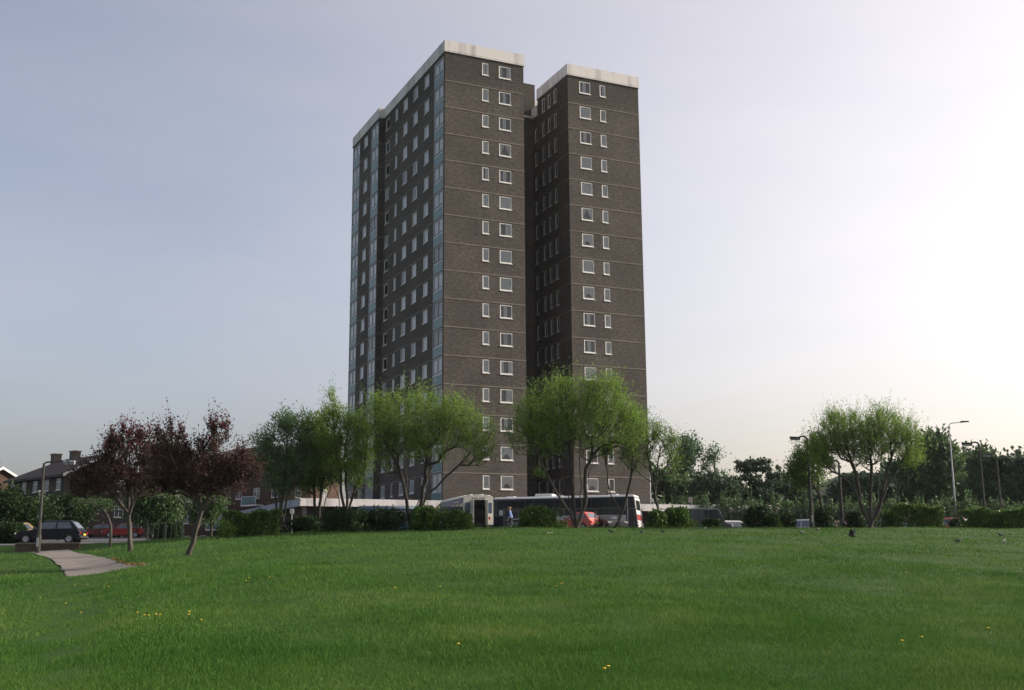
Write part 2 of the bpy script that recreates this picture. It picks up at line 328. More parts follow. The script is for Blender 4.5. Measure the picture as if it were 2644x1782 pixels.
# --- shared window meshes
def frame_mesh(w, h, b=.09, mull=None):
    mb = MB(); y0, y1 = .02, .10
    mb.box(0, b, y0, y1, 0, h); mb.box(w-b, w, y0, y1, 0, h); mb.box(b, w-b, y0, y1, h-b, h); mb.box(b, w-b, y0, y1, 0, b)
    if mull: mb.box(mull-.02, mull+.02, y0+.02, y1-.01, b, h-b)
    return mb.mesh('window', M_white)
def pane_mesh(w, h, b=.09):
    mb = MB(); mb.quad((b, .065, b), (w-b, .065, b), (w-b, .065, h-b), (b, .065, h-b)); return mb.mesh('pane', M_glass)
def sill_mesh(w):
    mb = MB(); mb.box(-.04, w+.04, -.055, .09, -.07, -.003); return mb.mesh('sill', M_white)
def curtain_mesh(w, h, kind, mat):
    mb = MB(); n = 14; b = .085
    for i in range(n):
        f0, f1 = i/n, (i+1)/n; x0, x1 = b+f0*(w-2*b), b+f1*(w-2*b); fm = (f0+f1)/2; t = h-b
        y0, y1 = .105+.03*(i % 2), .105+.03*((i+1) % 2)
        if kind == 'full': lo = (b, b)
        elif kind == 'half': 
            if fm < .5: continue
            lo = (b, b)
        elif kind == 'middle':
            if not .28 < fm < .66: continue
            lo = (b, b)
        elif kind == 'sides':
            if .25 < fm < .72: continue
            lo = (b, b)
        elif kind == 'arch': lo = tuple(b+(h-2*b)*max(0, .42*(1-((f-.5)/.36)**2)) for f in (f0, f1))
        elif kind == 'tied': lo = tuple(b+(h-2*b)*max(0, .98*(1-abs(f-.5)/.42)**.8) if abs(f-.5) < .42 else b for f in (f0, f1))
        elif kind == 'short': lo = (h*.55, h*.55)
        mb.quad((x0, y0, lo[0]), (x1, y1, lo[1]), (x1, y1, t), (x0, y0, t))
    return mb.mesh('curtain', mat)
KW = {}
def wset(key, w, h):
    KW[key] = dict(f=frame_mesh(w, h), p=pane_mesh(w, h), s=sill_mesh(w), w=w, h=h,
                   c={(k, i): curtain_mesh(w, h, k, m) for k in ('full', 'half', 'middle', 'sides', 'arch', 'tied', 'short') for i, m in enumerate((M_net, M_curt))})
wset('wide', 1.28, 1.28); wset('slim', .68, 1.28); wset('side', .66, 1.5)
def window(key, u, v, z, side, style):
    s = KW[key]; o = link('window', s['f'], tower); o.location = (u, v, z); o.rotation_euler = (0, 0, -math.pi/2 if side else 0)
    link('pane', s['p'], o); link('sill', s['s'], o)
    if style: link('curtain', s['c'][style], o)
    return o
def style(bias=None):
    r = rngw.random()
    k = 'full' if r < .42 else 'middle' if r < .57 else 'sides' if r < .68 else 'half' if r < .76 else 'arch' if r < .86 else 'tied' if r < .93 else None
    return None if k is None else (k, rngw.randrange(2))
Awide = [('sides', 0), ('middle', 0), ('middle', 0), ('tied', 1), ('middle', 0), ('full', 0), ('half', 0), ('full', 0), ('full', 0), ('middle', 0), ('middle', 1), ('sides', 0), ('half', 0), ('middle', 0), ('arch', 0), ('arch', 0)]
Bwide = [('middle', 0), ('full', 0), ('middle', 0), ('full', 0), ('full', 0), ('tied', 0), ('arch', 0), ('full', 0), ('arch', 0), ('middle', 0), ('middle', 0), ('full', 0), ('full', 1), ('half', 0), None, ('arch', 0)]
Bslim = ['half', 'full', 'full', 'full', 'full', 'full', 'full', 'full', 'full', 'full', 'full', 'half', 'full', 'full', 'full', None]

Au = [(3.92, .68, 'slim'), (5.72, 1.28, 'wide')]; Bu = [(14.72, 1.28, 'wide'), (17.10, .68, 'slim')]
hA, hB = [], []
for k in range(NS):
    z = -ST*k
    for (u, w_, key) in Au:
        hA.append((u, u+w_, z+WZ0, z+WZ1))
        window(key, u, 0, z+WZ0, False, Awide[k] if key == 'wide' else ('half' if k == 4 else 'full', 0))
    for (u, w_, key) in Bu:
        hB.append((u-tw-tg, u-tw-tg+w_, z+WZ0, z+WZ1))
        window(key, u, 0, z+WZ0, False, Bwide[k] if key == 'wide' else (None if Bslim[k] is None else (Bslim[k], 1 if k in (1, 11) else 0)))
ZT = 2.97
wall((0, 0), (1, 0), (0, 1), tw, ZB, ZT, hA, .12)
wall((tw+tg, 0), (1, 0), (0, 1), tw2, ZB, ZT, hB, .12)
# left side of the near wing
Lw = [(4.42, 1.28, 'wide'), (7.73, 1.28, 'wide'), (10.91, 1.28, 'wide'), (14.13, .68, 'slim'), (16.72, 1.28, 'wide')]
hL = []; hF = []; hS = []; hS2 = []
BAY0, BAYW, BAYH = .36, 2.46, 2.52
def bay_meshes():
    w, h = BAYW, BAYH; zr = .90; fr = MB(); t = .05
    fr.box(0, t, -.02, .10, 0, h); fr.box(w-t, w, -.02, .10, 0, h); fr.box(t, w-t, -.02, .10, h-.07, h); fr.box(t, w-t, -.025, .10, zr-.06, zr+.06); fr.box(t, w-t, -.02, .10, 0, .04)
    fr.box(w*.5-.03, w*.5+.03, -.015, .09, zr+.06, h-.07); fr.box(t, w-t, -.01, .08, zr+.28, zr+.32)
    g1 = MB(); g1.quad((t, .05, zr+.06), (w*.5-.03, .05, zr+.06), (w*.5-.03, .05, h-.07), (t, .05, h-.07)); g2 = MB(); g2.quad((w*.5+.03, .05, zr+.06), (w-t, .05, zr+.06), (w-t, .05, h-.07), (w*.5+.03, .05, h-.07))
    p = MB(); p.box(t, w-t, .0, .06, .04, zr-.06)
    c = MB()
    for i in range(24):
        x0, x1 = t+(w-2*t)*i/24, t+(w-2*t)*(i+1)/24; c.quad((x0, .09+.025*(i % 2), zr), (x1, .09+.025*((i+1) % 2), zr), (x1, .09+.025*((i+1) % 2), h-.05), (x0, .09+.025*(i % 2), h-.05))
    return fr.mesh('bay_window', M_bayframe), g1.mesh('pane', M_glass), g2.mesh('pane', M_glass), p.mesh('teal_panel', M_teal), c.mesh('curtain', M_net)
BM = bay_meshes()
def bay(u, v1, z):
    o = link('bay_window', BM[0], tower); o.location = (u, v1, z); o.rotation_euler = (0, 0, -math.pi/2)
    link('pane', BM[1], o); link('pane', BM[2], o); link('teal_panel', BM[3], o)
    if rngw.random() < .9: link('curtain', BM[4], o)
FAR = [('bay', 18.84, BAYW), ('wide', 22.9, 1.28), ('bay', 25.9, BAYW)]
for k in range(NS):
    z = -ST*k
    hL.append((tL-BAY0-BAYW, tL-BAY0, z+.10, z+.10+BAYH)); bay(0, BAY0+BAYW, z+.10)
    for i, (v, w_, key) in enumerate(Lw):
        hL.append((tL-v-w_, tL-v, z+WZ0, z+WZ1)); st = None if (i == 4 and rngw.random() < .6) else ('full', 0) if rngw.random() < .85 else ('half', 0)
        window(key, 0, v+w_, z+WZ0, True, st)
    for key, v, w_ in FAR:
        if key == 'bay': hF.append((tL2-v-w_, tL2-v, z+.10, z+.10+BAYH)); bay(-tq, v+w_, z+.10)
        else: hF.append((tL2-v-w_, tL2-v, z+WZ0, z+WZ1)); window(key, -tq, v+w_, z+WZ0, True, ('full', 0))
    for v in (2.55, 3.92, 5.30):
        hS.append((7.05-v-.66, 7.05-v, z+1.07, z+2.57)); window('side', tw+tg, v+.66, z+1.07, True, ('half', 0) if rngw.random() < .4 else None)
    if k > 0:
        hS2.append((9.9-7.1-.66, 9.9-7.1, z+1.07+.0, z+2.57)); window('side', tw+tg, 7.76, z+1.07, True, None)
wall((0, tL), (0, -1), (1, 0), tL, ZB, ZT, hL, .12)
wall((-tq, tL2), (0, -1), (1, 0), tL2-tL, ZB, ZT, hF, .12)
wall((-tq, tL), (1, 0), (0, 1), tq, ZB, ZT, [], .1)
wall((tw+tg, 7.05), (0, -1), (1, 0), 7.05, ZB, ZT, hS, .12)
wall((tw+tg, 9.9), (0, -1), (1, 0), 2.85, ZB, 1.22, hS2, .12)
wall((tw, 8.2), (1, 0), (0, 1), tg, ZB, 1.29, [], .1)
UR = tw+tg+tw2
wall((UR, 0), (0, 1), (-1, 0), 7.05, ZB, ZT, [], .1)
wall((UR-1, 7.05), (0, 1), (-1, 0), 2.85, ZB, 1.22, [], .1)
wall((tw, 0), (0, 1), (-1, 0), 8.2, ZB, ZT, [], .1)
wall((UR, 9.9), (0, 1), (-1, 0), tL2-9.9, ZB, ZT, [], .1)
wall((13.8, 9.9), (1, 0), (0, 1), UR-13.8, ZB, ZT, [], .1)
wall((UR, tL2), (-1, 0), (0, -1), UR+tq, ZB, ZT, [], .1)
wall((UR, 7.05), (-1, 0), (0, -1), tw2, 1.2, ZT, [], .1)
pl = MB()
for a, b, c, d in (((tw-.5, 8.45), (13.75, 8.45), (1, 0), 0), ((13.75, 8.45), (13.75, 14), (0, 1), 1), ((13.75, 14), (tw-.5, 14), (1, 0), 0), ((tw-.5, 14), (tw-.5, 8.45), (0, 1), 1)):
    Ln = math.dist(a, b); pl.quad((*a, 1.3), (*b, 1.3), (*b, 5.35), (*a, 5.35), uv=[(0, 1.3), (Ln, 1.3), (Ln, 5.35), (0, 5.35)])
pl.quad((tw-.5, 8.45, 5.35), (13.75, 8.45, 5.35), (13.75, 14, 5.35), (tw-.5, 14, 5.35), uv=[(0, 0), (5, 0), (5, 5), (0, 5)])
pl.build('plant_room', M_brick, tower)
# inner lining seen behind the panes
il = MB(); e = .55
for (u0, u1, v0, v1, zt) in ((e, tw-e, e, tL2-e, 2.9), (-tq+e, e, tL+e, tL2-e, 2.9), (tw+tg+e, UR-e, e, 7.05-e, 2.9), (tw+tg+e, UR-1-e, 7.05-e, 9.8, 1.1)):
    il.box(u0, u1, v0, v1, ZB+.1, zt)
il.build('room_lining', M_room, tower)
# parapets: white fascia with a lip under it
def parapet(u0, u1, v0, v1, z0, z1, p=.06):
    mb = MB(); mb.box(u0-p, u1+p, v0-p, v1+p, z0+.16, z1); o = mb.build('parapet', M_conc, tower)
    lp = MB(); lp.box(u0-p-.035, u1+p+.035, v0-p-.035, v1+p+.035, z0, z0+.11); lp.build('lip', M_conc, o)
    sh = MB(); sh.box(u0-.02, u1+.02, v0-.02, v1+.02, z0+.11, z0+.16); sh.build('shadow_strip', M_roof, o)  # dark strip standing in for the shadow line between fascia and lip
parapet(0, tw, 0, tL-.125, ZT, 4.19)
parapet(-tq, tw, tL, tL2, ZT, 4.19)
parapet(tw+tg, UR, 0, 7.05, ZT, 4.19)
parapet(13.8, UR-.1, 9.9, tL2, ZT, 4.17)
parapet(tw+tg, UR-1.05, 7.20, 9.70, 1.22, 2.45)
mb = MB(); mb.box(tw+.05, tw+tg-.12, 8.1, 8.44, 1.29, 1.48); mb.build('link_fascia', M_conc, tower)
# thin concrete floor edges
for k in range(NS):
    z = -ST*k
    for (u0, u1, v0, v1) in ((.0, tw, -.025, .02), (tw+tg, UR, -.025, .02), (-.025, .02, .021, tL-.01), (-tq-.025, -tq+.02, tL+.021, tL2), (-tq, -.03, tL-.025, tL+.02), (tw+tg-.025, tw+tg+.02, .021, 7.05)):
        b = MB(); b.box(u0, u1, v0, v1, z-.05, z+.05); b.build('floor_band', M_band, tower)
# rainwater pipe on the front and one at the far right corner
mb = MB(); mb.tube([(4.15, -.06, ZB), (4.15, -.06, -40.6)], .05, 8); mb.build('drainpipe', M_dark, tower)
mb = MB(); mb.tube([(UR+.12, .1, ZB), (UR+.12, .1, -36.5)], .06, 8); mb.build('drainpipe', M_bayframe, tower)

# ------------------------------------------------------------------ garage podium round the foot of the tower
gar = thing('garage_block', 'low brick garage block with a white concrete roof fascia around the tower foot', 'garage', tuple(TC), ANG_F)
GU0, GU1, GV0, GV1, GZ1, GZ0 = -13.5, 32.4, -2.0, 35.0, -40.45, -41.10
def gbox(name, mat, u0, u1, v0, v1, z0, z1, parent=gar):
    b = MB(); b.box(u0, u1, v0, v1, z0, z1); return b.build(name, mat, parent)
gbox('fascia', M_conc, GU0, GU1, GV0, GV0+.25, GZ0, GZ1); gbox('fascia', pm('blue grey shaded fascia', (.42, .44, .48), (.30, .32, .36), 1.0, .85, stretch=(1, 1, .4)), GU0, GU0+.25, GV0+.26, GV1, GZ0, GZ1)  # left fascia's blue grey is the side's shade put into its colour
gbox('fascia', M_conc, GU1-.25, GU1, GV0+.26, GV1, GZ0, GZ1)
gbox('roof', M_roof, GU0+.26, -.75, GV0+.26, GV1, GZ1-.3, GZ1-.1); gbox('roof', M_roof, UR+.1, GU1-.26, GV0+.26, GV1, GZ1-.3, GZ1-.1); gbox('roof', M_roof, -.74, UR+.09, GV0+.26, -.1, GZ1-.3, GZ1-.1)
def bwall(u0, v0, u1, v1, z0, z1, name='wall', mat=M_brick2, parent=gar):
    b = MB(); Ln = math.dist((u0, v0), (u1, v1)); b.quad((u0, v0, z0), (u1, v1, z0), (u1, v1, z1), (u0, v0, z1), uv=[(0, z0), (Ln, z0), (Ln, z1), (0, z1)]); return b.build(name, mat, parent)
bwall(GU0+.2, GV0+1.6, -.7, GV0+1.6, ZB-.8, GZ0+.2); bwall(UR+.1, GV0+.5, GU1-.2, GV0+.5, ZB-1.2, GZ0+.2); bwall(GU0+1.2, GV1, GU0+1.2, GV0+1.6, ZB-1.2, GZ0+.2)
for i in range(5): gbox('pier', M_brick2, GU0+.3+i*2.9, GU0+.65+i*2.9, GV0+.3, GV0+.65, ZB-.8, GZ0)
for i in range(4):
    d = gbox('garage_door', M_dark, GU0+.75+i*2.9, GU0+3.05+i*2.9, GV0+1.45, GV0+1.55, ZB-.5, GZ0-.25)
for i in range(10): gbox('pier', M_brick2, GU0+.3, GU0+.6, GV0+3+i*3.3, GV0+3.3+i*3.3, ZB-1.2, GZ0)
# ------------------------------------------------------------------ trees, shrubs, grass
M_bark = pm('grey brown bark', (.055, .045, .036), (.032, .027, .022), 6, .95, stretch=(1, 1, .3), bump=.4)
M_barkp = pm('pale crab apple bark', (.085, .07, .056), (.04, .034, .028), 7, .95, stretch=(1, 1, .3), bump=.4)
M_barkl = pm('pale lit bark', (.20, .18, .13), (.10, .09, .07), 7, .95, bump=.3)
M_twig = pm('green brown twigs', (.11, .11, .05), (.08, .08, .035), 6, .9)
M_willow = leafmat('young willow leaves', [(0, (.095, .175, .028)), (.5, (.160, .260, .046)), (1, (.26, .37, .080))], .5)
M_willow2 = leafmat('mid green leaves', [(0, (.060, .125, .024)), (.5, (.115, .195, .038)), (1, (.19, .27, .058))], .45)
M_pale = leafmat('blue green young leaves', [(0, (.060, .118, .05)), (.5, (.115, .19, .08)), (1, (.18, .255, .11))], .45)
M_crab = leafmat('purple crab apple leaves', [(0, (.036, .021, .018)), (.55, (.064, .034, .029)), (.85, (.105, .050, .046)), (1, (.16, .066, .070))], .3, 1.1)
M_blos = leafmat('crab apple blossom', [(0, (.13, .025, .045)), (1, (.36, .09, .15))], .35)
M_darkt = leafmat('dark evergreen foliage', [(0, (.026, .048, .028)), (.6, (.050, .084, .046)), (1, (.082, .125, .060))], .25, .35)
M_bgt = leafmat('woodland leaves', [(0, (.040, .078, .032)), (.5, (.075, .128, .050)), (1, (.125, .185, .070))], .35, .3)
M_bgl = leafmat('light birch leaves', [(0, (.045, .10, .05)), (.5, (.08, .15, .075)), (1, (.13, .20, .10))], .4, .4)
M_laurel = leafmat('glossy laurel leaves', [(0, (.022, .055, .012)), (.5, (.060, .125, .022)), (.8, (.12, .20, .036)), (1, (.20, .27, .07))], .3, 1.6, .45)
M_shrub = leafmat('dark shrub leaves', [(0, (.010, .024, .009)), (.6, (.025, .052, .014)), (1, (.058, .10, .025))], .25, 1.2)
M_bud = leafmat('cream blossom heads', [(0, (.5, .45, .33)), (1, (.75, .70, .58))], .2)

def grow(base, stems, tips, rng, seg=.4, up=.8, wob=.06, plw=.22):
    cap = 40000; P = np.zeros((cap, 3)); par = np.full(cap, -1); pl = np.zeros(cap); n = 1; P[0] = base
    for st in stems:
        prev = 0; pts = [np.array(base, float)]+[np.array(p, float) for p in st]
        for i in range(len(pts)-1):
            k = max(2, int(np.linalg.norm(pts[i+1]-pts[i])/seg))
            for j in range(1, k+1):
                t = j/k; q = pts[i]+(pts[i+1]-pts[i])*t + (rng.normal(0, wob*.5, 3) if j < k else 0)
                P[n] = q; par[n] = prev; pl[n] = pl[prev]+np.linalg.norm(q-P[prev]); prev = n; n += 1
    tips = tips[np.argsort(np.linalg.norm(tips-np.array(base), axis=1))]; ends = []
    first = n
    low = np.linalg.norm(np.array(stems[0][0])-np.array(base))*.55
    for T in tips:
        D = T-P[:n]; d = np.linalg.norm(D, axis=1); cost = d + plw*pl[:n] + up*np.maximum(0, P[:n, 2]-T[2]+.15) + 5*(pl[:n] < low)
        j = int(np.argmin(cost)); k = max(1, int(d[j]/seg)); p0 = P[j]
        dr = P[j]-P[par[j]] if par[j] >= 0 else np.array([0, 0, 1.]); dr = dr/(np.linalg.norm(dr)+1e-9); mid = p0 + dr*d[j]*.38 + np.array([0, 0, .05*d[j]])
        prev = j
        for i in range(1, k+1):
            t = i/k; q = (1-t)**2*p0+2*t*(1-t)*mid+t*t*T
            if i < k: q = q+rng.normal(0, wob, 3)*min(1, d[j])
            P[n] = q; par[n] = prev; pl[n] = pl[prev]+np.linalg.norm(q-P[prev]); prev = n; n += 1
        ends.append(prev)
    cnt = np.zeros(n); cnt[ends] = 1
    for i in range(n-1, 0, -1): cnt[par[i]] += cnt[i]
    return P[:n], par[:n], np.maximum(cnt, 1), np.array(ends)
def tubes(P, par, r, n):
    i = np.nonzero(par >= 0)[0]; a, b = P[par[i]], P[i]; ra, rb = r[par[i]], r[i]; ra = np.minimum(ra, rb*1.6+.004)
    d = b-a; d /= np.linalg.norm(d, axis=1)[:, None]+1e-9; h = np.where(np.abs(d[:, 2:3]) < .9, np.array([[0, 0, 1.]]), np.array([[1., 0, 0]]))
    u = np.cross(d, h); u /= np.linalg.norm(u, axis=1)[:, None]+1e-9; v = np.cross(d, u); V = []; F = []; base = 0
    for sides, sel in ((7, rb > .03), (4, (rb <= .03))):
        k = np.nonzero(sel)[0]
        if not len(k): continue
        t = np.arange(sides)*2*math.pi/sides; c, s = np.cos(t)[None, :, None], np.sin(t)[None, :, None]
        ring = lambda p, rr: p[k][:, None]+rr[k][:, None, None]*(c*u[k][:, None]+s*v[k][:, None])
        VV = np.concatenate([ring(a-d*ra[:, None]*.3, ra), ring(b+d*rb[:, None]*.2, rb)], 1); V.append(VV.reshape(-1, 3))
        o = base+np.arange(len(k))[:, None]*2*sides; q = np.arange(sides)[None]; q2 = (q+1) % sides
        F.append(np.stack([o+q, o+q2, o+sides+q2, o+sides+q], -1).reshape(-1, 4)); base += len(k)*2*sides
    return np.concatenate(V), np.concatenate(F)
def leafquads(C, axis, ln, wd, rng):
    axis = axis/(np.linalg.norm(axis, axis=1)[:, None]+1e-9); rnd = rng.normal(size=axis.shape); sd = np.cross(axis, rnd); sd /= np.linalg.norm(sd, axis=1)[:, None]+1e-9
    nrm = np.cross(axis, sd); ln = np.asarray(ln).reshape(-1, 1); wd = np.asarray(wd).reshape(-1, 1)
    a = C-axis*ln/2; b = C+sd*wd/2+nrm*wd*.15; c = C+axis*ln/2; d = C-sd*wd/2+nrm*wd*.15
    V = np.stack([a, b, c, d], 1).reshape(-1, 3); F = np.arange(len(C)*4).reshape(-1, 4); return V, F
def lobe_points(lobes, n, rng, shell=.55):
    vol = np.array([l[1][0]*l[1][1]*l[1][2]*(l[2] if len(l) > 2 else 1) for l in lobes])**.75; cnt = rng.multinomial(n, vol/vol.sum()); out = []
    for l, k in zip(lobes, cnt):
        d = rng.normal(size=(k, 3)); d /= np.linalg.norm(d, axis=1)[:, None]+1e-9; r = rng.random(k)**shell
        out.append(np.array(l[0])+d*r[:, None]*np.array(l[1]))
    return np.concatenate(out)
def lobe(px, row, D, rpx, rrow, dd=0, depth=None, wgt=1):
    """ellipsoid of crown given by its direction, distance and angular size"""
    c = at(px, row, D+dd); s = (D+dd)/2970; return (c, (rpx*s, depth or (rpx+rrow)/2*s, rrow*s), wgt)

def tree(name, label, cat, base, stems, lobes, seed, ntips, leaf, lens, wid, per, R=.14, r0=.007, bark=None, group=None, twig=.6, tw_n=3, updir=.6, outdir=.5, droop=0, wob=.06, spread=.10, seg=.4, extra=None, up=.8, plw=.22, shell=.5, lmix=.55):
    rng = np.random.default_rng(seed); base = np.array(base, float); tips = lobe_points(lobes, ntips, rng, shell)
    tips = tips[tips[:, 2] > base[2]+.3]
    P, par, cnt, ends = grow(base, stems, tips, rng, seg, up, wob, plw)
    p = math.log(R/r0)/math.log(max(cnt.max(), 2)); r = r0*cnt**p
    o = thing(name, label, cat, tuple(base), 0, group)
    V, F = tubes(P-base, par, r, 6); link('trunk', npmesh('trunk', V, F, bark or M_bark, True), o)
    cen = tips.mean(0); E = P[ends]; T = np.repeat(E, tw_n, 0); od = T-cen; od /= np.linalg.norm(od, axis=1)[:, None]+1e-9
    dr = od*outdir+np.array([0, 0, updir])+rng.normal(0, .45, T.shape); dr /= np.linalg.norm(dr, axis=1)[:, None]
    tl = twig*(.4+rng.exponential(.5, len(T)).clip(0, 1.6)); C = []; A = []
    for k in range(per):
        f = (k+rng.random(len(T)))/per; q = T+dr*(tl*f)[:, None]; q[:, 2] -= droop*(tl*f)**2; C.append(q+rng.normal(0, spread, q.shape)); A.append(dr*lmix+rng.normal(0, .5, dr.shape)+np.array([0, 0, -droop*.6]))
    if spread < .11:   # fine twigs that carry the leaves
        k = (tl > .25*twig) & (rng.random(len(tl)) < .6); sd = np.cross(dr[k], rng.normal(size=dr[k].shape)); sd /= np.linalg.norm(sd, axis=1)[:, None]+1e-9; a0 = T[k]-base; a1 = a0+dr[k]*tl[k][:, None]; a1[:, 2] -= droop*tl[k]**2
        TV_ = np.stack([a0-sd*.007, a0+sd*.007, a1+sd*.002, a1-sd*.002], 1).reshape(-1, 3); link('twigs', npmesh('twigs', TV_, np.arange(len(TV_)).reshape(-1, 4), M_twig if bark is None else bark), o)
    C = np.concatenate(C)-base; A = np.concatenate(A); n = len(C)
    V, F = leafquads(C, A, lens*(.6+rng.random(n)*.8), wid*(.6+rng.random(n)*.8), rng)
    link('crown', npmesh('crown', V, F, leaf), o)
    if extra:
        mt, frac, sz, nm = extra; w = rng.random(n)*(.4+.6*smooth(-2, 3, C[:, 2]-C[:, 2].mean())); k = np.argsort(-w)[:int(n*frac)]
        V, F = leafquads(C[k]+rng.normal(0, .05, (len(k), 3)), rng.normal(size=(len(k), 3)), sz*(.6+rng.random(len(k))*.8), sz*(.6+rng.random(len(k))*.8), rng); link(nm, npmesh(nm, V, F, mt), o)
    return o

# --- the three willows on the crest in front of the tower
def stem(px, row, D): return at(px, row, D)
D1 = 65
tree('willow_tree', 'bushy yellow green willow with fanning stems in front of the tower corner', 'tree', gx(1060, D1),
     [[stem(1050, 1290, D1), stem(1032, 1215, D1), stem(990, 1130, D1-1)], [stem(1088, 1300, D1), stem(1102, 1200, D1), stem(1090, 1110, D1)], [stem(1110, 1270, D1-.5), stem(1170, 1215, D1-1), stem(1215, 1170, D1-1)], [stem(1075, 1310, D1+.5), stem(1120, 1200, D1+1.5), stem(1130, 1110, D1+1.5)], [stem(1052, 1330, D1+.6), stem(1050, 1230, D1+1.6), stem(1040, 1140, D1+1.8)]],
     [lobe(1075, 1085, D1, 95, 75), lobe(995, 1095, D1, 45, 70), lobe(1165, 1100, D1, 62, 72), lobe(1225, 1130, D1, 58, 55), lobe(1000, 1165, D1, 40, 60), lobe(1090, 1150, D1, 85, 60), lobe(1235, 1175, D1-1, 45, 35), lobe(965, 1060, D1, 25, 40, 0, None, .7)],
     21, 780, M_willow, .125, .042, 8, R=.17, group='willows on the crest', twig=.85, tw_n=5, updir=1.0, outdir=.30, droop=.0, spread=.07, lmix=.6, shell=.36)
D2 = 64.5
tree('willow_tree', 'largest willow with several dark stems in front of the long coach', 'tree', gx(1490, D2),
     [[stem(1482, 1300, D2), stem(1474, 1180, D2), stem(1465, 1080, D2)], [stem(1512, 1300, D2), stem(1513, 1210, D2), stem(1560, 1130, D2), stem(1600, 1090, D2)], [stem(1462, 1310, D2-.4), stem(1430, 1260, D2-.8), stem(1385, 1170, D2-1)], [stem(1470, 1300, D2+.6), stem(1445, 1200, D2+1.2), stem(1410, 1100, D2+1.5)], [stem(1505, 1290, D2+.8), stem(1530, 1190, D2+1.5), stem(1520, 1090, D2+1.8)], [stem(1500, 1320, D2-.6), stem(1498, 1220, D2-1.2), stem(1500, 1100, D2-1.4)]],
     [lobe(1400, 1085, D2, 75, 62), lobe(1480, 1045, D2, 85, 60), lobe(1565, 1050, D2, 75, 66), lobe(1340, 1130, D2, 35, 45), lobe(1620, 1105, D2, 45, 60), lobe(1420, 1140, D2, 70, 55), lobe(1530, 1120, D2, 90, 65), lobe(1440, 1010, D2, 30, 28), lobe(1560, 1000, D2, 40, 25), lobe(1400, 1225, D2-.8, 22, 16, 0, .5, .5)],
     22, 920, M_willow, .125, .042, 8, R=.16, group='willows on the crest', twig=.85, tw_n=5, updir=1.0, outdir=.30, droop=.0, spread=.07, lmix=.6, shell=.36)
tree('willow_tree', 'slim leaning willow beside the coach, left of the thin open tree', 'tree', gx(1588, D2+1.5),
     [[stem(1612, 1310, D2+1.5), stem(1628, 1240, D2+1.5), stem(1634, 1170, D2+1.5)], [stem(1606, 1330, D2+1.8), stem(1572, 1260, D2+2), stem(1562, 1180, D2+2)]],
     [lobe(1640, 1110, D2+1.5, 38, 60), lobe(1628, 1175, D2+1.5, 30, 40), lobe(1570, 1165, D2+2, 22, 35)],
     23, 260, M_willow2, .13, .042, 8, R=.075, group='willows on the crest', twig=.7, tw_n=3, updir=.7, outdir=.3, droop=.1)
tree('open_tree', 'thin open tree with bare lower stems at the right edge of the tower', 'tree', gx(1712, D2+2),
     [[stem(1690, 1290, D2+2), stem(1680, 1220, D2+2), stem(1668, 1160, D2+2)], [stem(1692, 1280, D2+2.3), stem(1698, 1200, D2+2.5), stem(1712, 1130, D2+2.5)], [stem(1688, 1250, D2+1.7), stem(1720, 1205, D2+1.5), stem(1740, 1165, D2+1.5)]],
     [lobe(1690, 1125, D2+2, 30, 42), lobe(1725, 1150, D2+2, 32, 40), lobe(1675, 1180, D2+2, 20, 40), lobe(1735, 1195, D2+2, 20, 30), lobe(1640, 1215, D2+2, 16, 30, 0, None, .4)],
     24, 260, M_willow2, .14, .05, 5, R=.07, twig=.55, tw_n=3, updir=.6, outdir=.4)
# --- willow on the right
D3 = 66
tree('willow_tree', 'round domed willow with spreading dark limbs on the right of the meadow', 'tree', gx(2250, D3),
     [[stem(2222, 1300, D3), stem(2205, 1210, D3), stem(2180, 1140, D3)], [stem(2248, 1290, D3), stem(2250, 1200, D3), stem(2235, 1120, D3)], [stem(2275, 1290, D3), stem(2295, 1200, D3), stem(2320, 1130, D3)], [stem(2262, 1300, D3+1), stem(2275, 1190, D3+1.4), stem(2282, 1110, D3+1.4)], [stem(2205, 1260, D3-.6), stem(2160, 1215, D3-1), stem(2120, 1190, D3-1)], [stem(2300, 1240, D3-.4), stem(2340, 1170, D3-.8), stem(2350, 1150, D3-.8)]],
     [lobe(2185, 1125, D3, 75, 52), lobe(2285, 1118, D3, 78, 48), lobe(2125, 1160, D3, 40, 45), lobe(2340, 1150, D3, 42, 48), lobe(2230, 1160, D3, 90, 45), lobe(2350, 1195, D3, 35, 30), lobe(2130, 1205, D3, 40, 25), lobe(2160, 1085, D3, 28, 20), lobe(2270, 1080, D3, 25, 20)],
     25, 900, M_willow, .115, .040, 8, R=.17, group='willows on the crest', twig=.8, tw_n=5, updir=1.1, outdir=.35, droop=.0, spread=.07, lmix=.6, shell=.36)
tree('small_tree', 'small dense olive green tree left of the domed willow, behind a lamp post', 'tree', gx(2128, D3+3),
     [[stem(2118, 1290, D3+3), stem(2108, 1220, D3+3)], [stem(2136, 1280, D3+3), stem(2085, 1230, D3+3), stem(2062, 1210, D3+3)]],
     [lobe(2085, 1195, D3+3, 48, 42), lobe(2062, 1225, D3+3, 36, 34), lobe(2105, 1165, D3+3, 32, 38), lobe(2090, 1240, D3+3, 44, 26)],
     26, 420, M_willow2, .16, .055, 8, R=.08, twig=.6, tw_n=3, updir=.7, outdir=.3)
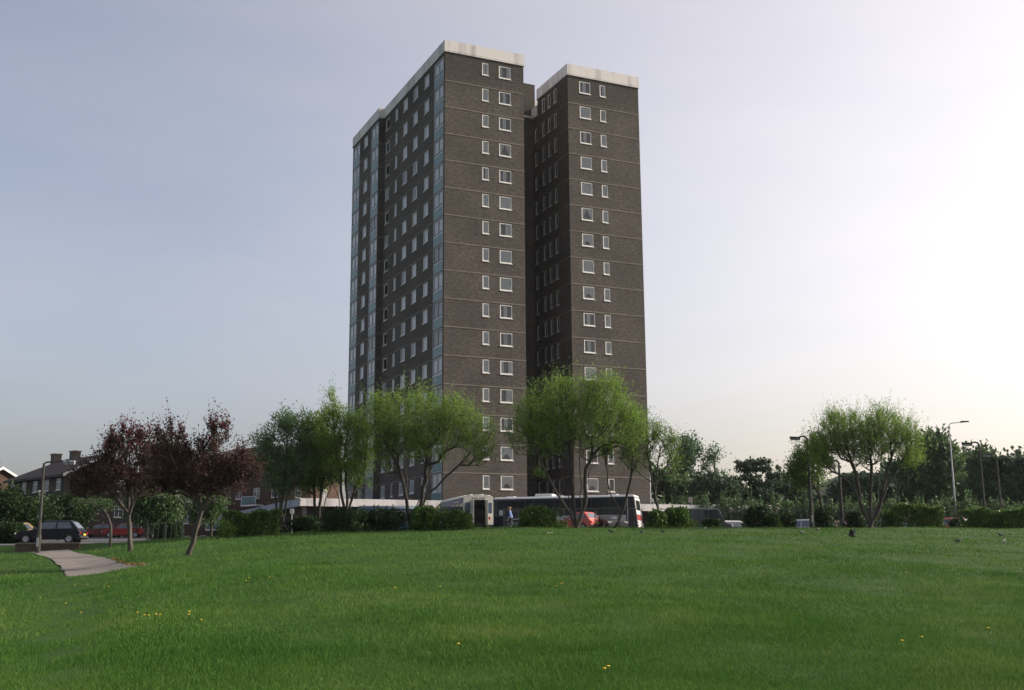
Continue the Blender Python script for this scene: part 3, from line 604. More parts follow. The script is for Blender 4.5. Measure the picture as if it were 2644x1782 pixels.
# --- group of trees left of the tower
DG = 66
tree('tall_shrubby_tree', 'open blue green tree with arching sprays, nearest the crab apples', 'tree', gx(722, DG),
     [[stem(728, 1290, DG), stem(735, 1210, DG), stem(745, 1120, DG)], [stem(712, 1290, DG+.5), stem(700, 1210, DG+.5), stem(690, 1150, DG+.5)], [stem(740, 1290, DG-.4), stem(765, 1220, DG-.5), stem(775, 1130, DG-.5)]],
     [lobe(735, 1105, DG, 42, 45), lobe(690, 1150, DG, 42, 42), lobe(775, 1120, DG, 40, 55), lobe(720, 1190, DG, 52, 50), lobe(770, 1200, DG, 48, 50), lobe(665, 1190, DG, 30, 25), lobe(740, 1245, DG, 55, 25)],
     31, 600, M_pale, .17, .06, 7, R=.13, twig=.7, tw_n=3, updir=.35, outdir=.6, droop=.2)
tree('tall_shrubby_tree', 'mid green leafy tree with forked stems between open tree and tower', 'tree', gx(818, DG+1),
     [[stem(812, 1300, DG+1), stem(805, 1220, DG+1), stem(795, 1130, DG+1)], [stem(828, 1290, DG+1), stem(840, 1210, DG+1), stem(835, 1120, DG+1)], [stem(842, 1285, DG+.5), stem(862, 1230, DG+.3)]],
     [lobe(810, 1120, DG+1, 42, 50), lobe(840, 1160, DG+1, 42, 55), lobe(800, 1195, DG+1, 48, 50), lobe(850, 1225, DG+1, 45, 38), lobe(805, 1245, DG+1, 40, 25)],
     32, 620, M_willow2, .16, .06, 8, R=.12, twig=.6, tw_n=3, updir=.55, outdir=.4)
tree('tall_shrubby_tree', 'yellow green tree with a tall pointed top beside the left tower edge', 'tree', gx(890, DG-.5),
     [[stem(884, 1290, DG-.5), stem(876, 1200, DG-.5), stem(860, 1090, DG-.5)], [stem(897, 1280, DG-.5), stem(888, 1190, DG-.3), stem(900, 1110, DG-.3)], [stem(870, 1270, DG-1), stem(845, 1230, DG-1)], [stem(910, 1285, DG), stem(940, 1220, DG), stem(945, 1150, DG)]],
     [lobe(858, 1075, DG-.5, 34, 38), lobe(856, 1030, DG-.5, 9, 26), lobe(895, 1105, DG-.5, 45, 48), lobe(935, 1110, DG, 32, 45), lobe(870, 1150, DG-.5, 52, 48), lobe(935, 1180, DG, 34, 52), lobe(890, 1210, DG-.5, 55, 40), lobe(930, 1250, DG, 34, 26, 0, None, .6)],
     33, 720, M_willow, .12, .042, 8, R=.13, twig=.65, tw_n=3, updir=.8, outdir=.25, droop=.1)
# --- the two purple crab apples
DA, DB = 50, 42
tree('crab_apple_tree', 'purple crab apple with straight trunk and pink blossom beside the path', 'tree', gx(338, DA),
     [[stem(336, 1360, DA), stem(330, 1325, DA), stem(300, 1285, DA), stem(255, 1245, DA)], [stem(332, 1330, DA+.2), stem(330, 1260, DA+.4), stem(325, 1170, DA+.4)], [stem(333, 1330, DA-.2), stem(365, 1270, DA-.5), stem(395, 1215, DA-.5)], [stem(330, 1330, DA+.4), stem(305, 1260, DA+1), stem(285, 1180, DA+1)]],
     [lobe(322, 1165, DA, 58, 48), lobe(318, 1108, DA, 9, 26, 0, None, 2), lobe(345, 1130, DA, 30, 26), lobe(285, 1150, DA, 14, 30, 0, None, 1.5), lobe(265, 1205, DA, 50, 34), lobe(222, 1238, DA, 48, 30), lobe(300, 1238, DA, 95, 42), lobe(380, 1150, DA, 25, 35), lobe(378, 1205, DA, 45, 50), lobe(370, 1255, DA, 55, 35), lobe(235, 1268, DA, 62, 20)],
     41, 540, M_crab, .095, .06, 7, R=.13, bark=M_barkp, group='crab apples', twig=.52, tw_n=4, updir=.9, outdir=.45, spread=.045, extra=(M_blos, .05, .07, 'blossom'), lmix=.3, shell=.42)
tree('crab_apple_tree', 'purple crab apple with leaning pale trunk, right of its blossoming twin', 'tree', gx(488, DB),
     [[stem(500, 1400, DB), stem(513, 1350, DB), stem(520, 1320, DB), stem(505, 1270, DB), stem(480, 1200, DB)], [stem(520, 1322, DB), stem(545, 1270, DB), stem(560, 1190, DB)], [stem(517, 1330, DB+.3), stem(470, 1300, DB+.6), stem(430, 1255, DB+.8)], [stem(520, 1318, DB-.3), stem(575, 1270, DB-.6), stem(630, 1235, DB-.8)], [stem(519, 1320, DB+.5), stem(520, 1250, DB+1), stem(520, 1170, DB+1)]],
     [lobe(440, 1160, DB, 45, 42), lobe(430, 1215, DB, 65, 50), lobe(500, 1185, DB, 55, 40), lobe(548, 1165, DB, 45, 42), lobe(510, 1225, DB, 95, 45), lobe(590, 1218, DB, 60, 40), lobe(635, 1215, DB, 45, 40), lobe(620, 1170, DB, 10, 25, 0, None, 2), lobe(540, 1262, DB, 95, 26), lobe(425, 1258, DB, 62, 22), lobe(440, 1105, DB, 9, 30, 0, None, 2.5), lobe(470, 1125, DB, 12, 25, 0, None, 2), lobe(548, 1112, DB, 9, 32, 0, None, 2.5), lobe(580, 1120, DB, 12, 28, 0, None, 2), lobe(410, 1120, DB, 8, 22, 0, None, 2)],
     42, 660, M_crab, .085, .055, 7, R=.12, bark=M_barkp, group='crab apples', twig=.52, tw_n=4, updir=.9, outdir=.45, spread=.04, extra=(M_blos, .014, .06, 'blossom'), lmix=.3, shell=.42)
# bent old trunk with a few leaves by the road
tree('bent_tree', 'small bent tree with a curved pale trunk behind the straight crab apple', 'tree', gx(284, 60),
     [[stem(286, 1360, 60), stem(280, 1340, 60), stem(268, 1318, 60), stem(250, 1310, 60), stem(243, 1318, 60)]],
     [lobe(232, 1300, 60.3, 42, 14), lobe(265, 1302, 60.3, 30, 10)], 43, 70, M_bgt, .12, .06, 6, R=.075, bark=M_barkp, twig=.5, tw_n=3, updir=-.1, outdir=.7, droop=.3)

# --- woodland, single trees and houses' gardens far behind
def bgtree(name, label, px, D, lobes, seed, leaf, ntips=160, lens=.5, wid=.3, per=6, R=.25, trunkrow=None, twig=1.0, group=None, **kw):
    kw.setdefault('spread', .12 if name == 'cedar_tree' else .3)
    b = gx(px, D); lb = [lobe(l[0], l[1], D, l[2], l[3], *(l[4:])) for l in lobes]; tr = trunkrow or lobes[0][1]
    return tree(name, label, 'tree', b, [[at(px, (1330+tr)/2, D), at(lobes[0][0], tr, D)]], lb, seed, ntips, leaf, lens, wid, per, R=R, r0=.02, twig=twig, tw_n=4, seg=1.2, wob=.15, group=group, **kw)
G = 'trees beyond the car park'
bgtree('birch_tree', 'tall pale birch rising just right of the tower', 1770, 150, [(1772, 1180, 20, 52), (1785, 1150, 16, 24), (1755, 1215, 26, 34), (1775, 1250, 40, 30), (1800, 1170, 14, 14)], 51, M_bgl, 190, .5, .2, 6, .22, 1140, .9, G, plw=.1)
bgtree('birch_tree', 'thin sparse birch with bare top twigs left of the dark cedar', 1848, 150, [(1840, 1180, 24, 24), (1825, 1205, 18, 24), (1872, 1182, 5, 6), (1850, 1235, 30, 14), (1815, 1235, 20, 14)], 52, M_bgl, 70, .4, .16, 4, .2, 1160, .8, G, plw=.1)
bgtree('broad_tree', 'rounded green tree at the foot of the pale birch', 1720, 135, [(1715, 1260, 42, 34), (1755, 1270, 40, 30), (1700, 1240, 22, 25)], 53, M_bgt, 170, .5, .3, 7, .25, None, 1.0, G)
bgtree('broad_tree', 'dark rounded bushy tree between birches and cedar', 1835, 128, [(1835, 1265, 42, 32), (1865, 1275, 38, 28), (1810, 1275, 30, 25)], 54, M_darkt, 190, .5, .3, 7, .25, None, 1.0, G)
bgtree('cedar_tree', 'flat topped dark cedar with layered branches', 1950, 132, [(1952, 1196, 34, 3, 0, 3.5), (1918, 1202, 20, 3, 0, 3), (1985, 1210, 22, 3, 0, 3), (1945, 1216, 46, 3, 0, 3.5), (1995, 1232, 22, 5, 0, 3), (1935, 1236, 38, 4, 0, 3), (1900, 1256, 22, 5, 0, 3), (1975, 1252, 40, 5, 0, 3), (1940, 1270, 62, 6, 0, 4), (1955, 1290, 66, 14, 0, 4)], 55, M_darkt, 330, .38, .2, 7, .4, 1205, .45, None, updir=.12, outdir=.5)
bgtree('broad_tree', 'dark low tree between the cedar and the olive tree', 2020, 138, [(2025, 1262, 40, 32), (2050, 1280, 40, 26)], 56, M_darkt, 150, .5, .3, 7, .25, None, 1.0, G)
bgtree('woodland_tree', 'tall grey green woodland tree right of the domed willow', 2415, 125, [(2415, 1165, 48, 40), (2390, 1205, 42, 45), (2440, 1220, 48, 45), (2410, 1265, 60, 35)], 57, M_bgt, 330, .55, .3, 7, .4, None, 1.0, G)
bgtree('woodland_tree', 'dark woodland tree behind the tall silver lamp post', 2480, 130, [(2480, 1220, 42, 42), (2460, 1265, 45, 38), (2505, 1265, 40, 35)], 58, M_darkt, 240, .55, .32, 7, .4, None, 1.0, G)
bgtree('woodland_tree', 'woodland tree between the two right concrete lamp posts', 2545, 120, [(2540, 1205, 30, 36), (2560, 1240, 38, 36), (2535, 1270, 45, 34)], 59, M_bgt, 240, .55, .3, 7, .4, None, 1.0, G)
bgtree('woodland_tree', 'dark woodland tree at the right edge beside the last lamp post', 2620, 118, [(2600, 1225, 34, 32), (2640, 1230, 30, 30), (2610, 1265, 50, 36)], 60, M_darkt, 260, .55, .32, 7, .4, None, 1.0, G)
bgtree('woodland_tree', 'tree just past the right picture edge with branches reaching in', 2690, 112, [(2680, 1225, 45, 50), (2660, 1270, 50, 40)], 61, M_darkt, 180, .55, .32, 7, .4, None, 1.0, G)
bgtree('woodland_tree', 'green tree behind the domed willow, left of the tall grey green one', 2330, 125, [(2330, 1235, 50, 34), (2300, 1265, 50, 32), (2360, 1270, 40, 32)], 62, M_bgt, 230, .55, .3, 7, .35, None, 1.0, G)
bgtree('woodland_tree', 'dark tree filling the gap under the domed willow canopy', 2230, 122, [(2225, 1268, 50, 28), (2190, 1278, 40, 22), (2270, 1272, 45, 26)], 63, M_darkt, 190, .55, .3, 7, .3, None, 1.0, G)
# left side garden trees
G2 = 'garden trees on the left'
bgtree('garden_tree', 'bushy mid green garden tree at the left edge beside the road', 20, 82, [(20, 1310, 45, 32), (50, 1330, 30, 30), (-10, 1340, 40, 34)], 71, M_shrub, 260, .26, .14, 8, .12, None, .6, G2)
bgtree('garden_tree', 'dark spreading garden tree in front of the hip roofed flats', 150, 88, [(150, 1325, 45, 26), (120, 1335, 36, 24), (185, 1328, 40, 28), (205, 1305, 30, 24)], 72, M_shrub, 300, .26, .15, 8, .14, None, .6, G2)
bgtree('garden_tree', 'dull green hedge tree behind the dark hatchback', 90, 84, [(95, 1340, 45, 28), (65, 1345, 30, 26)], 73, M_shrub, 200, .26, .14, 8, .12, None, .6, G2)
bgtree('garden_tree', 'dark green garden tree above the red cars', 280, 122, [(285, 1300, 55, 28), (240, 1315, 45, 26), (320, 1320, 45, 26)], 74, M_shrub, 300, .26, .15, 8, .14, None, .6, G2)
bgtree('garden_tree', 'bright green garden tree between the two crab apple trunks', 400, 80, [(400, 1290, 40, 34), (430, 1320, 40, 30), (370, 1315, 38, 30), (405, 1340, 50, 20)], 75, M_bgt, 330, .24, .13, 8, .12, None, .6, G2)
bgtree('garden_tree', 'small green garden tree right of the leaning crab apple trunk', 545, 84, [(548, 1300, 26, 24), (530, 1325, 30, 22)], 76, M_bgt, 150, .22, .12, 7, .1, None, .5, G2)
bgtree('garden_tree', 'green tree top showing between the crab apple crowns', 440, 100, [(430, 1190, 38, 55), (455, 1225, 40, 50), (410, 1235, 36, 40)], 77, M_willow2, 260, .28, .15, 7, .18, None, .7, G2)

# --- hedges and shrubs along the crest
def shrub(name, label, px0, px1, rtop, D, seed, leaf=None, n=3200, lens=.15, wid=.085, depth=1.2, boxy=False, group='shrubs along the crest', buds=0, cat='shrub', base_row=1372):
    rng = np.random.default_rng(seed); leaf = leaf or M_laurel; a, b = gx(px0, D), gx(px1, D); top = at((px0+px1)/2, rtop, D)[2]+(0 if boxy else .12); cx = (a[0]+b[0])/2; z0 = float(terr(cx, D)); w = (b[0]-a[0])/2; h = top-z0
    o = thing(name, label, cat, (cx, D, z0), 0, group)
    C = []
    if boxy:
        C = np.stack([rng.uniform(-w, w, n), rng.uniform(-depth/2, depth/2, n), rng.uniform(0, h, n)], -1)
        k = rng.integers(0, 3, n); C[k == 0, 1] = -depth/2; C[k == 1, 2] = h; C[:, 2] = np.where(rng.random(n) < .15, C[:, 2]+.08, C[:, 2])
        wob = .10*np.sin(C[:, 0]*2.3+seed)+.07*np.sin(C[:, 0]*5.1); C[:, 2] += wob*(C[:, 2]/h); C += rng.normal(0, .05, C.shape)
    else:
        m = max(3, int(w*2.2)); cs = [(rng.uniform(-w*.75, w*.75), rng.uniform(-.25, .25), h*rng.uniform(.35, .62), max(.45, w*.42)*rng.uniform(.7, 1.1), depth*.6, h*rng.uniform(.38, .5)) for _ in range(m)]+[(0, 0, h*.52, w*.6, depth*.6, h*.46)]
        L = [((c[0], c[1], c[2]), (c[3], c[4], c[5])) for c in cs]; C = lobe_points(L, n, rng, .30); C[:, 2] = np.abs(C[:, 2])
        ns = max(10, int(w*16)); sx = rng.uniform(-w*.95, w*.95, ns); sh_ = [np.stack([x+rng.normal(0, .03, 16)+np.linspace(0, rng.normal(0, .15), 16), np.full(16, rng.normal(0, .3)), np.linspace(h*.45, h*rng.uniform(.75, 1.18)*(1-.35*(x/w)**2), 16)], -1) for x in sx]
        bx_ = rng.normal(0, w*.5, n//3).clip(-w*1.05, w*1.05); bz = np.stack([bx_, rng.normal(0, .35, n//3), rng.random(n//3)**1.3*h*.6*(1-.5*np.abs(bx_/w))], -1); C = np.concatenate([C]+sh_+[bz])
    ax = rng.normal(size=C.shape)+np.array([0, 0, .6]); k = len(C)
    V, F = leafquads(C, ax, lens*(.6+rng.random(k)*.8), wid*(.6+rng.random(k)*.8), rng); link('foliage', npmesh('foliage', V, F, leaf), o)
    st = MB()
    for i in range(max(4, int(w*4))):
        x = rng.uniform(-w*.8, w*.8); st.tube([(x, rng.uniform(-.2, .2), -.1), (x+rng.uniform(-.15, .15), rng.uniform(-.3, .3), h*.4), (x+rng.uniform(-.3, .3), rng.uniform(-.3, .3), h*.8)], [.022, .016, .008], 5)
    st.build('stems', M_bark, o)
    if buds:
        q = C[np.argsort(C[:, 1])[:k//2]]; q = q[rng.choice(len(q), buds, replace=False)]+np.array([0, -.05, 0]); V = []; 
        V, F = leafquads(np.repeat(q, 6, 0)+rng.normal(0, .035, (buds*6, 3)), rng.normal(size=(buds*6, 3)), np.full(buds*6, .10), np.full(buds*6, .08), rng); link('blossom', npmesh('blossom', V, F, M_bud), o)
    return o
shrub('laurel_hedge', 'long dense laurel hedge left of the tower, under the open tree', 578, 722, 1327, 64, 81, n=6500, boxy=True, depth=1.3, cat='hedge')
shrub('laurel_shrub', 'small pale green shrub at the left end of the long laurel hedge', 560, 590, 1345, 62.5, 82, M_willow2, 900, .12, .06, .8)
shrub('dark_shrub', 'dark low shrub beneath the pointed yellow green tree', 735, 845, 1336, 66, 83, M_shrub, 2600)
shrub('laurel_shrub', 'dark leafy shrub between pointed tree and bushy willow', 818, 948, 1316, 64, 84, M_shrub, 4200)
shrub('laurel_shrub', 'dull green shrub left of the bushy willow base', 900, 1066, 1316, 65, 85, M_shrub, 4200)
shrub('laurel_shrub', 'laurel shrub with cream flowers just right of the bushy willow base', 1056, 1150, 1308, 64.5, 86, n=3800, buds=7)
shrub('laurel_shrub', 'rounded laurel shrub in front of the minibus', 1134, 1222, 1320, 64, 87, n=4200, buds=4)
shrub('laurel_shrub', 'bright laurel shrub with white flowers in front of the coach', 1332, 1462, 1311, 64.5, 88, n=5200, buds=12)
shrub('laurel_shrub', 'laurel shrub at the foot of the thin open tree', 1672, 1722, 1322, 66, 89, n=2200)
shrub('laurel_shrub', 'bright rounded laurel shrub left of the dark van', 1716, 1800, 1312, 66.5, 90, n=3600)
shrub('dark_shrub', 'low dark bush in front of the dark van', 1822, 1858, 1345, 66, 91, M_shrub, 900, depth=.7)
shrub('laurel_shrub', 'large dark laurel shrub between silver hatchback and lamp post', 1922, 2015, 1310, 67, 92, n=5200, leaf=M_shrub)
shrub('dark_shrub', 'dark bush behind the railings left of the first right lamp post', 2000, 2048, 1325, 69, 93, M_shrub, 1800)
shrub('dark_shrub', 'dark bush under the olive tree behind the railings', 2098, 2170, 1318, 69, 94, M_shrub, 2600)
shrub('dark_shrub', 'dark leafy bush at the foot of the domed willow', 2180, 2250, 1320, 70, 95, M_shrub, 2400)
shrub('dark_shrub', 'sparse leafy bush right of the domed willow stems', 2270, 2325, 1318, 69, 96, M_laurel, 1500)
shrub('laurel_hedge', 'bright laurel hedge between willow and the red car', 2312, 2432, 1310, 68, 97, n=5200, boxy=True, depth=1.2, cat='hedge')
shrub('dark_shrub', 'low dark bush right of the partly hidden red car', 2455, 2500, 1340, 68, 98, M_shrub, 1000, depth=.7)
shrub('laurel_hedge', 'dense dark clipped hedge at the right picture edge', 2494, 2665, 1322, 66.5, 99, n=8200, boxy=True, depth=1.4, cat='hedge')
shrub('dark_shrub', 'dark thicket under the crab apples beside the low railings', 385, 470, 1350, 76, 100, M_shrub, 2600)
shrub('dark_shrub', 'dark bush at the left picture edge under the garden tree', -40, 60, 1350, 72, 101, M_shrub, 3600, depth=1.6)
# bushes behind the car park, one by one
rb = random.Random(4)
pxs = list(range(1700, 2720, 62))
nm = ['right beside the garage end', 'in front of the rounded green tree', 'below the pale birch', 'below the sparse birch', 'below the dark bushy tree', 'left of the cedar foot', 'below the cedar', 'right of the cedar foot', 'behind the small olive tree', 'behind the first right lamp post', 'behind the left limbs of the domed willow', 'behind the domed willow stems', 'behind the right limbs of the domed willow', 'left of the silver lamp post', 'at the foot of the silver lamp post', 'between the silver and the nearest right concrete post', 'behind the last lamp post']
for i, px in enumerate(pxs):
    shrub('scrub_bush', 'wild green bush beyond the car park, '+nm[i % len(nm)], px-42, px+42, (1296 if px > 1990 else 1288)+rb.uniform(-9, 7), 112 if px < 1990 else 96, 200+i, M_bgt, 1700, .3, .17, 2.2, group='bushes beyond the car park')

# --- grass blades over the near meadow, one uncountable mass
M_grass = leafmat('meadow grass blades', [(0, (.032, .080, .014)), (.45, (.060, .138, .024)), (.8, (.094, .176, .036)), (1, (.16, .205, .06))], .25, .22, .9)
M_grass.node_tree.nodes['Principled BSDF'].inputs['Specular IOR Level'].default_value = .06
for nd in M_grass.node_tree.nodes:
    if nd.type == 'MATH' and abs(nd.inputs[2].default_value+.38) < 1e-4: nd.inputs[1].default_value = 1.9; nd.inputs[2].default_value = -.75
    if nd.type == 'TEX_NOISE': nd.inputs['Detail'].default_value = 7; nd.inputs['Roughness'].default_value = .65; nd.inputs['Scale'].default_value = .35
rng = np.random.default_rng(3); NB = 880000
inv = rng.uniform(1/68.5, 1/9.5, NB); Dg = 1/inv; pxg = rng.uniform(-650, 3300, NB); xg = (pxg-1322)/2970*Dg
def pathd(x, y, pts):
    d = np.full(len(x), 1e9)
    for (a, b), (c, e) in zip(pts[:-1], pts[1:]):
        t = np.clip(((x-a)*(c-a)+(y-b)*(e-b))/((c-a)**2+(e-b)**2), 0, 1); d = np.minimum(d, np.hypot(x-a-t*(c-a), y-b-t*(e-b)))
    return d
n1 = np.sin(xg*.9+2*np.sin(Dg*.35))*np.sin(Dg*.8+1.5*np.sin(xg*.5)); n2 = np.sin(xg*3.1+Dg*1.3)*np.sin(Dg*2.7-xg*.8)
keep = (pathd(xg, Dg, PATH) > .96+rng.normal(0, .06, NB)) & (pathd(xg, Dg, PATH2) > .58) & ~((pxg < 300) & (Dg > 62)) & (rng.random(NB) < .82+.18*n1)
Dg, xg, n1, n2, pxg = Dg[keep], xg[keep], n1[keep], n2[keep], pxg[keep]; n = len(Dg); zg = terr(xg, Dg)
h = (.030+.0010*Dg)*(.55+rng.random(n)*.8)*(1+.25*n1+.2*n2); wd = (.0030+.00040*Dg)*(.7+rng.random(n)*.6)
az = rng.uniform(0, 2*math.pi, n); fa = rng.uniform(0, 2*math.pi, n); lean = h*rng.uniform(.2, .9, n)
a = np.stack([xg-np.cos(fa)*wd/2, Dg-np.sin(fa)*wd/2, zg-.005], -1); b = np.stack([xg+np.cos(fa)*wd/2, Dg+np.sin(fa)*wd/2, zg-.005], -1)
c = np.stack([xg+np.cos(az)*lean, Dg+np.sin(az)*lean, zg+h], -1)
go = link('grass', npmesh('grass', np.stack([a, b, c], 1), np.arange(n*3).reshape(-1, 3), M_grass)); tag(go, 'short spring grass covering the sloping meadow', None, kind='stuff')

M_lit = leafmat('brown leaf litter', [(0, (.12, .06, .025)), (.6, (.19, .10, .045)), (1, (.28, .17, .08))], .1, 2)
k = 260; t = rng.random(k); side = .93+np.abs(rng.normal(0, .10, k)); pa0, pa1 = np.array(PATH[0]), np.array(PATH[1]); q = pa0+(pa1-pa0)*t[:, None]**1.0; dn = (pa1-pa0)/np.linalg.norm(pa1-pa0); q = q+np.stack([dn[1]*side, -dn[0]*side], -1)
C = np.stack([q[:, 0], q[:, 1], terr(q[:, 0], q[:, 1])+.05], -1); V, F = leafquads(C, rng.normal(size=(k, 3))*np.array([1, 1, .2]), rng.uniform(.04, .09, k), rng.uniform(.03, .06, k), rng)
lo_ = link('leaf_litter', npmesh('leaf_litter', V, F, M_lit)); tag(lo_, 'brown fallen leaves gathered along the edge of the footpath', None, kind='stuff')
# ------------------------------------------------------------------ vehicles
def paint(name, col, rough=.3): return pm(name+' car paint', col, tuple(c*.85 for c in col), 1.5, rough, spec=.5)
M_cg = pm('dark car glass', (.02, .025, .03), (.03, .035, .04), 2, .08, spec=.7)
M_cgl = pm('car glass with painted sky reflection', (.10, .12, .14), (.07, .085, .10), 2, .08, spec=.8)  # paler copy of the dark glass, sky reflection put into the colour
M_rub = pm('tyre rubber', (.02, .02, .02), (.015, .015, .015), 5, .9)
M_rim = pm('grey wheel trim', (.38, .38, .39), (.28, .28, .29), 5, .4, metal=.5)
M_trim = pm('black plastic trim', (.02, .02, .022), (.03, .03, .03), 4, .6)
M_lamp = pm('clear lamp glass', (.6, .6, .58), (.5, .5, .48), 5, .15)
M_redl = pm('red lamp', (.35, .02, .015), (.25, .015, .01), 5, .2)
M_chrome = pm('bright chrome', (.7, .7, .7), (.6, .6, .6), 5, .15, metal=1)
M_plate = pm('yellow plate', (.55, .42, .05), (.5, .38, .05), 5, .5)

def wheel(parent, x, y, r=.29, w=.17):
    t = MB(); s = 1 if y > 0 else -1
    t.lathe([(r*.62, -w/2), (r*.95, -w/2), (r, -w/2+.03), (r, w/2-.03), (r*.95, w/2), (r*.62, w/2)], 18, (x, y, r), 'y'); o = t.build('wheel', M_rub, parent, True)
    d = MB(); d.lathe([(.001, s*w*.42), (r*.2, s*w*.46), (r*.5, s*w*.40), (r*.64, s*w*.47)], 18, (x, y, r), 'y'); d.build('rim', M_rim, o, True)
    return o
def loft(mb, outline, halfw, shrink=.035, m=0):
    """side outline (x,z) turned into a body of width 2*halfw with softened flanks"""
    o = np.array(outline, float); c = o.mean(0); n = len(o)
    rings = [(-halfw, shrink), (-halfw+.05, 0), (halfw-.05, 0), (halfw, shrink)]; base = len(mb.v)
    for y, s in rings:
        for p in o:
            q = p+(c-p)*np.array([s*.5, s*1.2]); mb.v.append((q[0], y, q[1]))
    for i in range(3):
        for k in range(n): mb.f.append((base+i*n+k, base+i*n+(k+1) % n, base+(i+1)*n+(k+1) % n, base+(i+1)*n+k)); mb.m.append(m)
    mb.f.append(tuple(base+k for k in range(n))[::-1]); mb.m.append(m); mb.f.append(tuple(base+3*n+k for k in range(n))); mb.m.append(m)
def arch(cx, r, z0, n=9): return [(cx+r*math.cos(t), z0+r*math.sin(t)*1.0) for t in np.linspace(0, math.pi, n)]
def blerp(q, s, t): a, b, c, d = [np.array(p, float) for p in q]; return a*(1-s)*(1-t)+b*s*(1-t)+c*s*t+d*(1-s)*t
def pane(name, quad, parent, mat, m=(.06, .06, .08, .08), out=.012, split=None):
    a, b, c, d = [np.array(p, float) for p in quad]; nrm = np.cross(b-a, d-a); nrm /= np.linalg.norm(nrm)
    for (s0, s1) in (split or [(m[0], 1-m[1])]):
        mb = MB(); pts = [blerp(quad, s0, m[2]), blerp(quad, s1, m[2]), blerp(quad, s1, 1-m[3]), blerp(quad, s0, 1-m[3])]; p2 = [p+nrm*out for p in pts]; mb.hexa([*pts, *p2]); mb.build(name, mat, parent)
def car(name, label, loc, rz, pnt, kind='hatch', L=3.8, W=1.6, H=1.38, glass=None, group='parked cars', tilt=0):
    glass = glass or M_cg; o = thing(name, label, 'car' if kind != 'van' else 'van', loc, rz, group); h = L/2; hw = W/2; wr = .29; fx, rx = h-.68, -h+.66
    if kind == 'van': belt, cow, cowz = H*.55, h-.55, H*.52
    else: belt, cow, cowz = .86, h-1.02, .84
    out = [(h-.05, .26), (h, .34), (h-.01, .52), (h-.10, cowz-.18), (h-.35, cowz-.08), (cow, cowz)]
    out += [(-h+.14, belt+.03), (-h+.03, belt-.12), (-h, .52), (-h+.02, .32), (-h+.08, .26)]
    out += [(x, z) for x, z in arch(rx, .34, .26)[::-1]]+[(x, z) for x, z in arch(fx, .34, .26)[::-1]]
    b = MB(); loft(b, out, hw); b.build('body', pnt, o, bevel=.02)
    if kind == 'hatch': tf, tr, zt, br = cow-.62, -h+.62, H, -h+.16
    elif kind == 'saloon': tf, tr, zt, br = cow-.62, -h+1.15, H, -h+.72
    elif kind == 'estate': tf, tr, zt, br = cow-.60, -h+.34, H, -h+.12
    else: tf, tr, zt, br = cow-.42, -h+.10, H, -h+.04
    wb, wt = hw-.04, hw-(.19 if kind != 'van' else .10); zb = cowz-.01; zb2 = belt+.02
    Bf, Br, Tf, Tr = [(cow, -wb, zb), (cow, wb, zb)], [(br, -wb, zb2), (br, wb, zb2)], [(tf, -wt, zt-.03), (tf, wt, zt-.03)], [(tr, -wt, zt-.02), (tr, wt, zt-.02)]
    mid = (tf+tr)/2
    c = MB(); c.hexa([Br[0], Bf[0], Bf[1], Br[1], Tr[0], Tf[0], Tf[1], Tr[1]]); c.hexa([(tr, -wt, zt-.03), (tf, -wt, zt-.035), (tf, wt, zt-.035), (tr, wt, zt-.03), (tr+.12, -wt+.1, zt+.02), (tf-.15, -wt+.1, zt+.015), (tf-.15, wt-.1, zt+.015), (tr+.12, wt-.1, zt+.02)]); c.build('cabin', pnt, o, bevel=.025)
    pane('windscreen', [Bf[0], Bf[1], Tf[1], Tf[0]], o, glass); pane('rear_window', [Br[1], Br[0], Tr[0], Tr[1]], o, glass, (.1, .1, .12, .12))
    sp = {'hatch': [(.07, .50), (.54, .90)], 'saloon': [(.07, .50), (.54, .92)], 'estate': [(.04, .32), (.36, .62), (.66, .93)], 'van': [(.66, .93)]}[kind]
    pane('side_window', [Br[0], Bf[0], Tf[0], Tr[0]], o, glass, (.1, .1, .08, .12), split=[(1-e, 1-s) for s, e in sp] if kind != 'van' else sp)
    pane('side_window', [Bf[1], Br[1], Tr[1], Tf[1]], o, glass, (.1, .1, .08, .12), split=sp if kind != 'van' else [(.07, .34)])
    for x in (fx, rx):
        for y in (hw-.09, -hw+.09): wheel(o, x, y, wr)
    for s in (-1, 1):
        m = MB(); m.box(h-.03, h+.012, s*(hw-.14)-.14, s*(hw-.14)+.14, .55, .66); m.build('headlight', M_lamp, o)
        m = MB(); m.box(-h-.012, -h+.04, s*(hw-.12)-.10, s*(hw-.12)+.10, .58, .72); m.build('tail_light', M_redl, o)
        m = MB(); m.box(cow-.22, cow-.08, s*(hw+.02)-.06, s*(hw+.02)+.06, cowz+.04, cowz+.15); m.build('wing_mirror', M_trim, o, bevel=.015)
        m = MB(); m.box(-.12, .02, s*(hw+.003)-.012, s*(hw+.003)+.012, belt-.10, belt-.06); m.build('door_handle', M_trim, o)
    m = MB(); m.box(h-.04, h+.05, -hw+.03, hw-.03, .33, .45); m.build('bumper', M_trim, o, bevel=.02)
    m = MB(); m.box(-h-.05, -h+.04, -hw+.03, hw-.03, .34, .47); m.build('bumper', M_trim, o, bevel=.02)
    m = MB(); m.box(-h-.055, -h-.051, -.26, .26, .50, .61); m.build('number_plate', M_plate, o)
    return o
PI = math.pi
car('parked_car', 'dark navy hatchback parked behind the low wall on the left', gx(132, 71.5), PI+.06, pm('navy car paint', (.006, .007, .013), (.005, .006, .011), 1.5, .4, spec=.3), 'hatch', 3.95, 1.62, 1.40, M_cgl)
car('parked_car', 'tan car mostly hidden in front of the navy hatchback', gx(30, 74.5), PI+.55, paint('tan', (.34, .24, .12)), 'saloon', 4.1, 1.62, 1.30, M_cgl)
